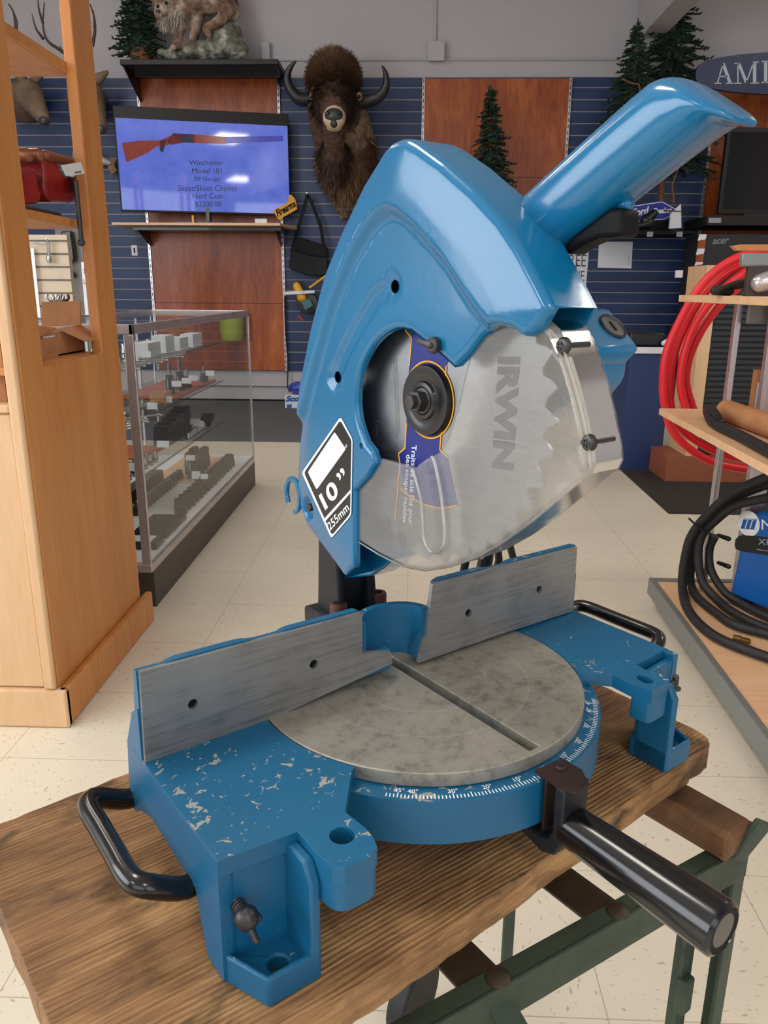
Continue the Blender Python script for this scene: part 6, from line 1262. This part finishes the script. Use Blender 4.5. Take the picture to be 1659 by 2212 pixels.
# upright maple end panel and black ribbed chest
t = thing('end_panel', 'upright pale maple panel behind the red hose', 'panel', (1.56, 4.45, 0)); pz = ay(1543, 573, 4.30).z; MB().box((1.535, 4.30, .152), (1.60, 4.585, pz)).build('board', M['maplelt'], t, flat=True); q = ax(1474, 592, 1.535); MB().box((1.5345, q.y-.01, q.z-.02), (1.50, q.y+.02, q.z+.02)).build('block', M['paper'], t, flat=True)
MB().box((1.43, 4.28, .009), (2.6, 4.585, .1515)).build('plinth', plain('brown_plinth', (150, 86, 60), .5), t, flat=True)
t = thing('ribbed_cabinet', 'black ribbed cabinet front right of the maple panel', 'cabinet', (2.0, 4.4, .152)); MB().box((1.602, 4.33, .1525), (2.6, 4.58, 1.10)).build('cabinet_body', M['black'], t, flat=True); b = MB()
for i in range(30): z = .18+i*.030; b.box((1.61, 4.318, z), (2.59, 4.3295, z+.018))
b.build('ribs', plain('dark_rib_plastic', (50, 52, 58), .4), t)
# ---- welder: front faces left and a little toward the camera
zp = .0985
w0, w1 = az(1575, 1284, zp+.022), az(1659, 1319, zp+.022); we = Vector((w1.x-w0.x, w1.y-w0.y, 0)).normalized(); wn = Vector((we.y, -we.x, 0)); wn = wn if wn.x < 0 else -wn
def wp(x, y, off=0): return onp(x, y, w0+wn*off, wn)
wt = thing('welding_machine', 'blue welding machine on the cart platform at the right edge', 'welder', w0+we*.14-wn*.2-Vector((0, 0, .022)))
zb0 = zp+.022; ztp = wp(1584, 1108).z; b = MB(); W_ = .30
b.prism([w0+Vector((0, 0, 0)), w0+we*W_, w0+we*W_+Vector((0, 0, ztp-w0.z)), w0+we*.075+Vector((0, 0, ztp-w0.z+.035)), w0+we*.02+Vector((0, 0, ztp-w0.z))], -wn*.42); fixn(b.build('case', plain('blue_machine_panel', (18, 92, 170), .4), wt, bevel=.012, segs=3))
b = MB(); b.prism([w0+we*.01+Vector((0, 0, -.0215)), w0+we*.05+Vector((0, 0, -.0215)), w0+we*.05+Vector((0, 0, .002)), w0+we*.01+Vector((0, 0, .002))], -wn*.4); b.prism([w0+we*.24+Vector((0, 0, -.0215)), w0+we*.28+Vector((0, 0, -.0215)), w0+we*.28+Vector((0, 0, .002)), w0+we*.24+Vector((0, 0, .002))], -wn*.4); b.build('feet', M['rubber'], wt)
for y in (1165, 1225): b = MB(); q = wp(1577, y, -.02); b.caps(q-we*.006, q-we*.045, .008, .006); b.build('latch', M['black'], wt)
c_ = wp(1617, 1131, .0008); r_ = (wp(1641, 1131)-wp(1617, 1131)).length
b = MB(); b.lathe(c_-wn*.0004, wn, [(r_, 0), (r_, .0006), (.001, .0006)], 36); b.build('emblem_disc', M['white'], wt, flat=True)
b = MB()
for i in range(3): x = 1600+i*10.5; b.prism([wp(x, 1141+i*.8, .0014), wp(x+8, 1141.5+i*.8, .0014), wp(x+14, 1122.5+i*.6, .0014), wp(x+6, 1122+i*.6, .0014)], wn*.0003)
for dy in (1121, 1142): b.bar(wp(1601 if dy > 1130 else 1606, dy-.5, .0015), wp(1630 if dy > 1130 else 1636, dy+1.5, .0015), .0016, .0003, wn)
fixn(b.build('emblem_stripes', plain('blue_emblem', (18, 92, 170), .4), wt, flat=True))
b = MB(); letter(b, 'Miller', wp(1645, 1144, .0012), wp(1735, 1154, .0012), wp(1645, 1122, .0012), bold=0); b.build('lettering', M['white'], wt, flat=True)
b = MB(); pts = [wp(x, y, .0008) for x, y in ((1587, 1177), (1589, 1165), (1597, 1157), (1609, 1156), (1720, 1166), (1720, 1209), (1609, 1192), (1597, 1189), (1589, 1186))]; fixn(b.prism(pts, wn*.0006).build('model_badge', M['decalb'], wt, flat=True)) if False else None
mbd = MB(); mbd.prism(pts, wn*.0006); bo2 = fixn(mbd.build('model_badge', M['decalb'], wt, flat=True)); b = MB(); letter(b, 'XR', wp(1638, 1176, .0018), wp(1668, 1179, .0018), wp(1638, 1163, .0018)); b.bar(wp(1635, 1187, .0018), wp(1720, 1198, .0018), .0022, .0003, wn); b.build('badge_lettering', plain('pale_badge_print', (150, 176, 206), .5), wt, bo2, flat=True)
# black welding lead coiled in front of it
b = MB(); HP = [[(1700, 1010), (1659, 1030), (1588, 1062), (1535, 1105), (1495, 1155), (1480, 1205), (1474, 1262), (1483, 1310), (1515, 1352), (1565, 1385), (1659, 1420), (1720, 1440)],
    [(1700, 1060), (1659, 1075), (1590, 1092), (1546, 1124), (1517, 1155), (1508, 1195), (1512, 1238), (1524, 1268), (1566, 1310), (1608, 1336), (1659, 1358), (1720, 1378)],
    [(1700, 1030), (1659, 1046), (1598, 1072), (1538, 1124), (1506, 1165), (1494, 1215), (1492, 1258), (1507, 1290), (1545, 1322), (1588, 1350), (1659, 1370), (1720, 1390)],
    [(1545, 1158), (1533, 1186), (1535, 1228), (1558, 1270), (1588, 1296), (1659, 1333), (1720, 1352)]]
def lead(x, y, off):
    p = wp(x, y, off); return tuple(p) if p.z > zp+.0165 else tuple(az(x, y, zp+.0165))
for i, L_ in enumerate(HP): b.tube([Vector(lead(x, y, .075-.020*i)) for x, y in spline(L_, 6)], .0140-.0005*i, 14)
tag(b.build('welding_lead', M['rubber'], origin=(w0.x, w0.y, zp)), 'thick black welding lead coiled in front of the blue welder', 'cable')
b = MB(); q = wp(1510, 1140, .09); b.tube([q+Vector((-.035, 0, .03)), q, q+Vector((.02, 0, -.012)), q+Vector((.04, 0, -.02))], .003, 8); tag(b.build('cable_tie', M['black'], origin=q), 'cable tie round the coiled black welding lead', 'cable tie')
b = MB(); q0, q1 = az(1583, 1378, zp+.011), az(1607, 1383, zp+.011); b.lathe(q0, q1-q0, [(.010, 0), (.0105, .02), (.008, .022), (.008, .04), (.005, .045), (.001, .046)], 16); tag(b.build('torch_nozzle', metal('brass', (120, 96, 50), .4), origin=q0), 'small brass nozzle lying on the cart platform', 'nozzle')
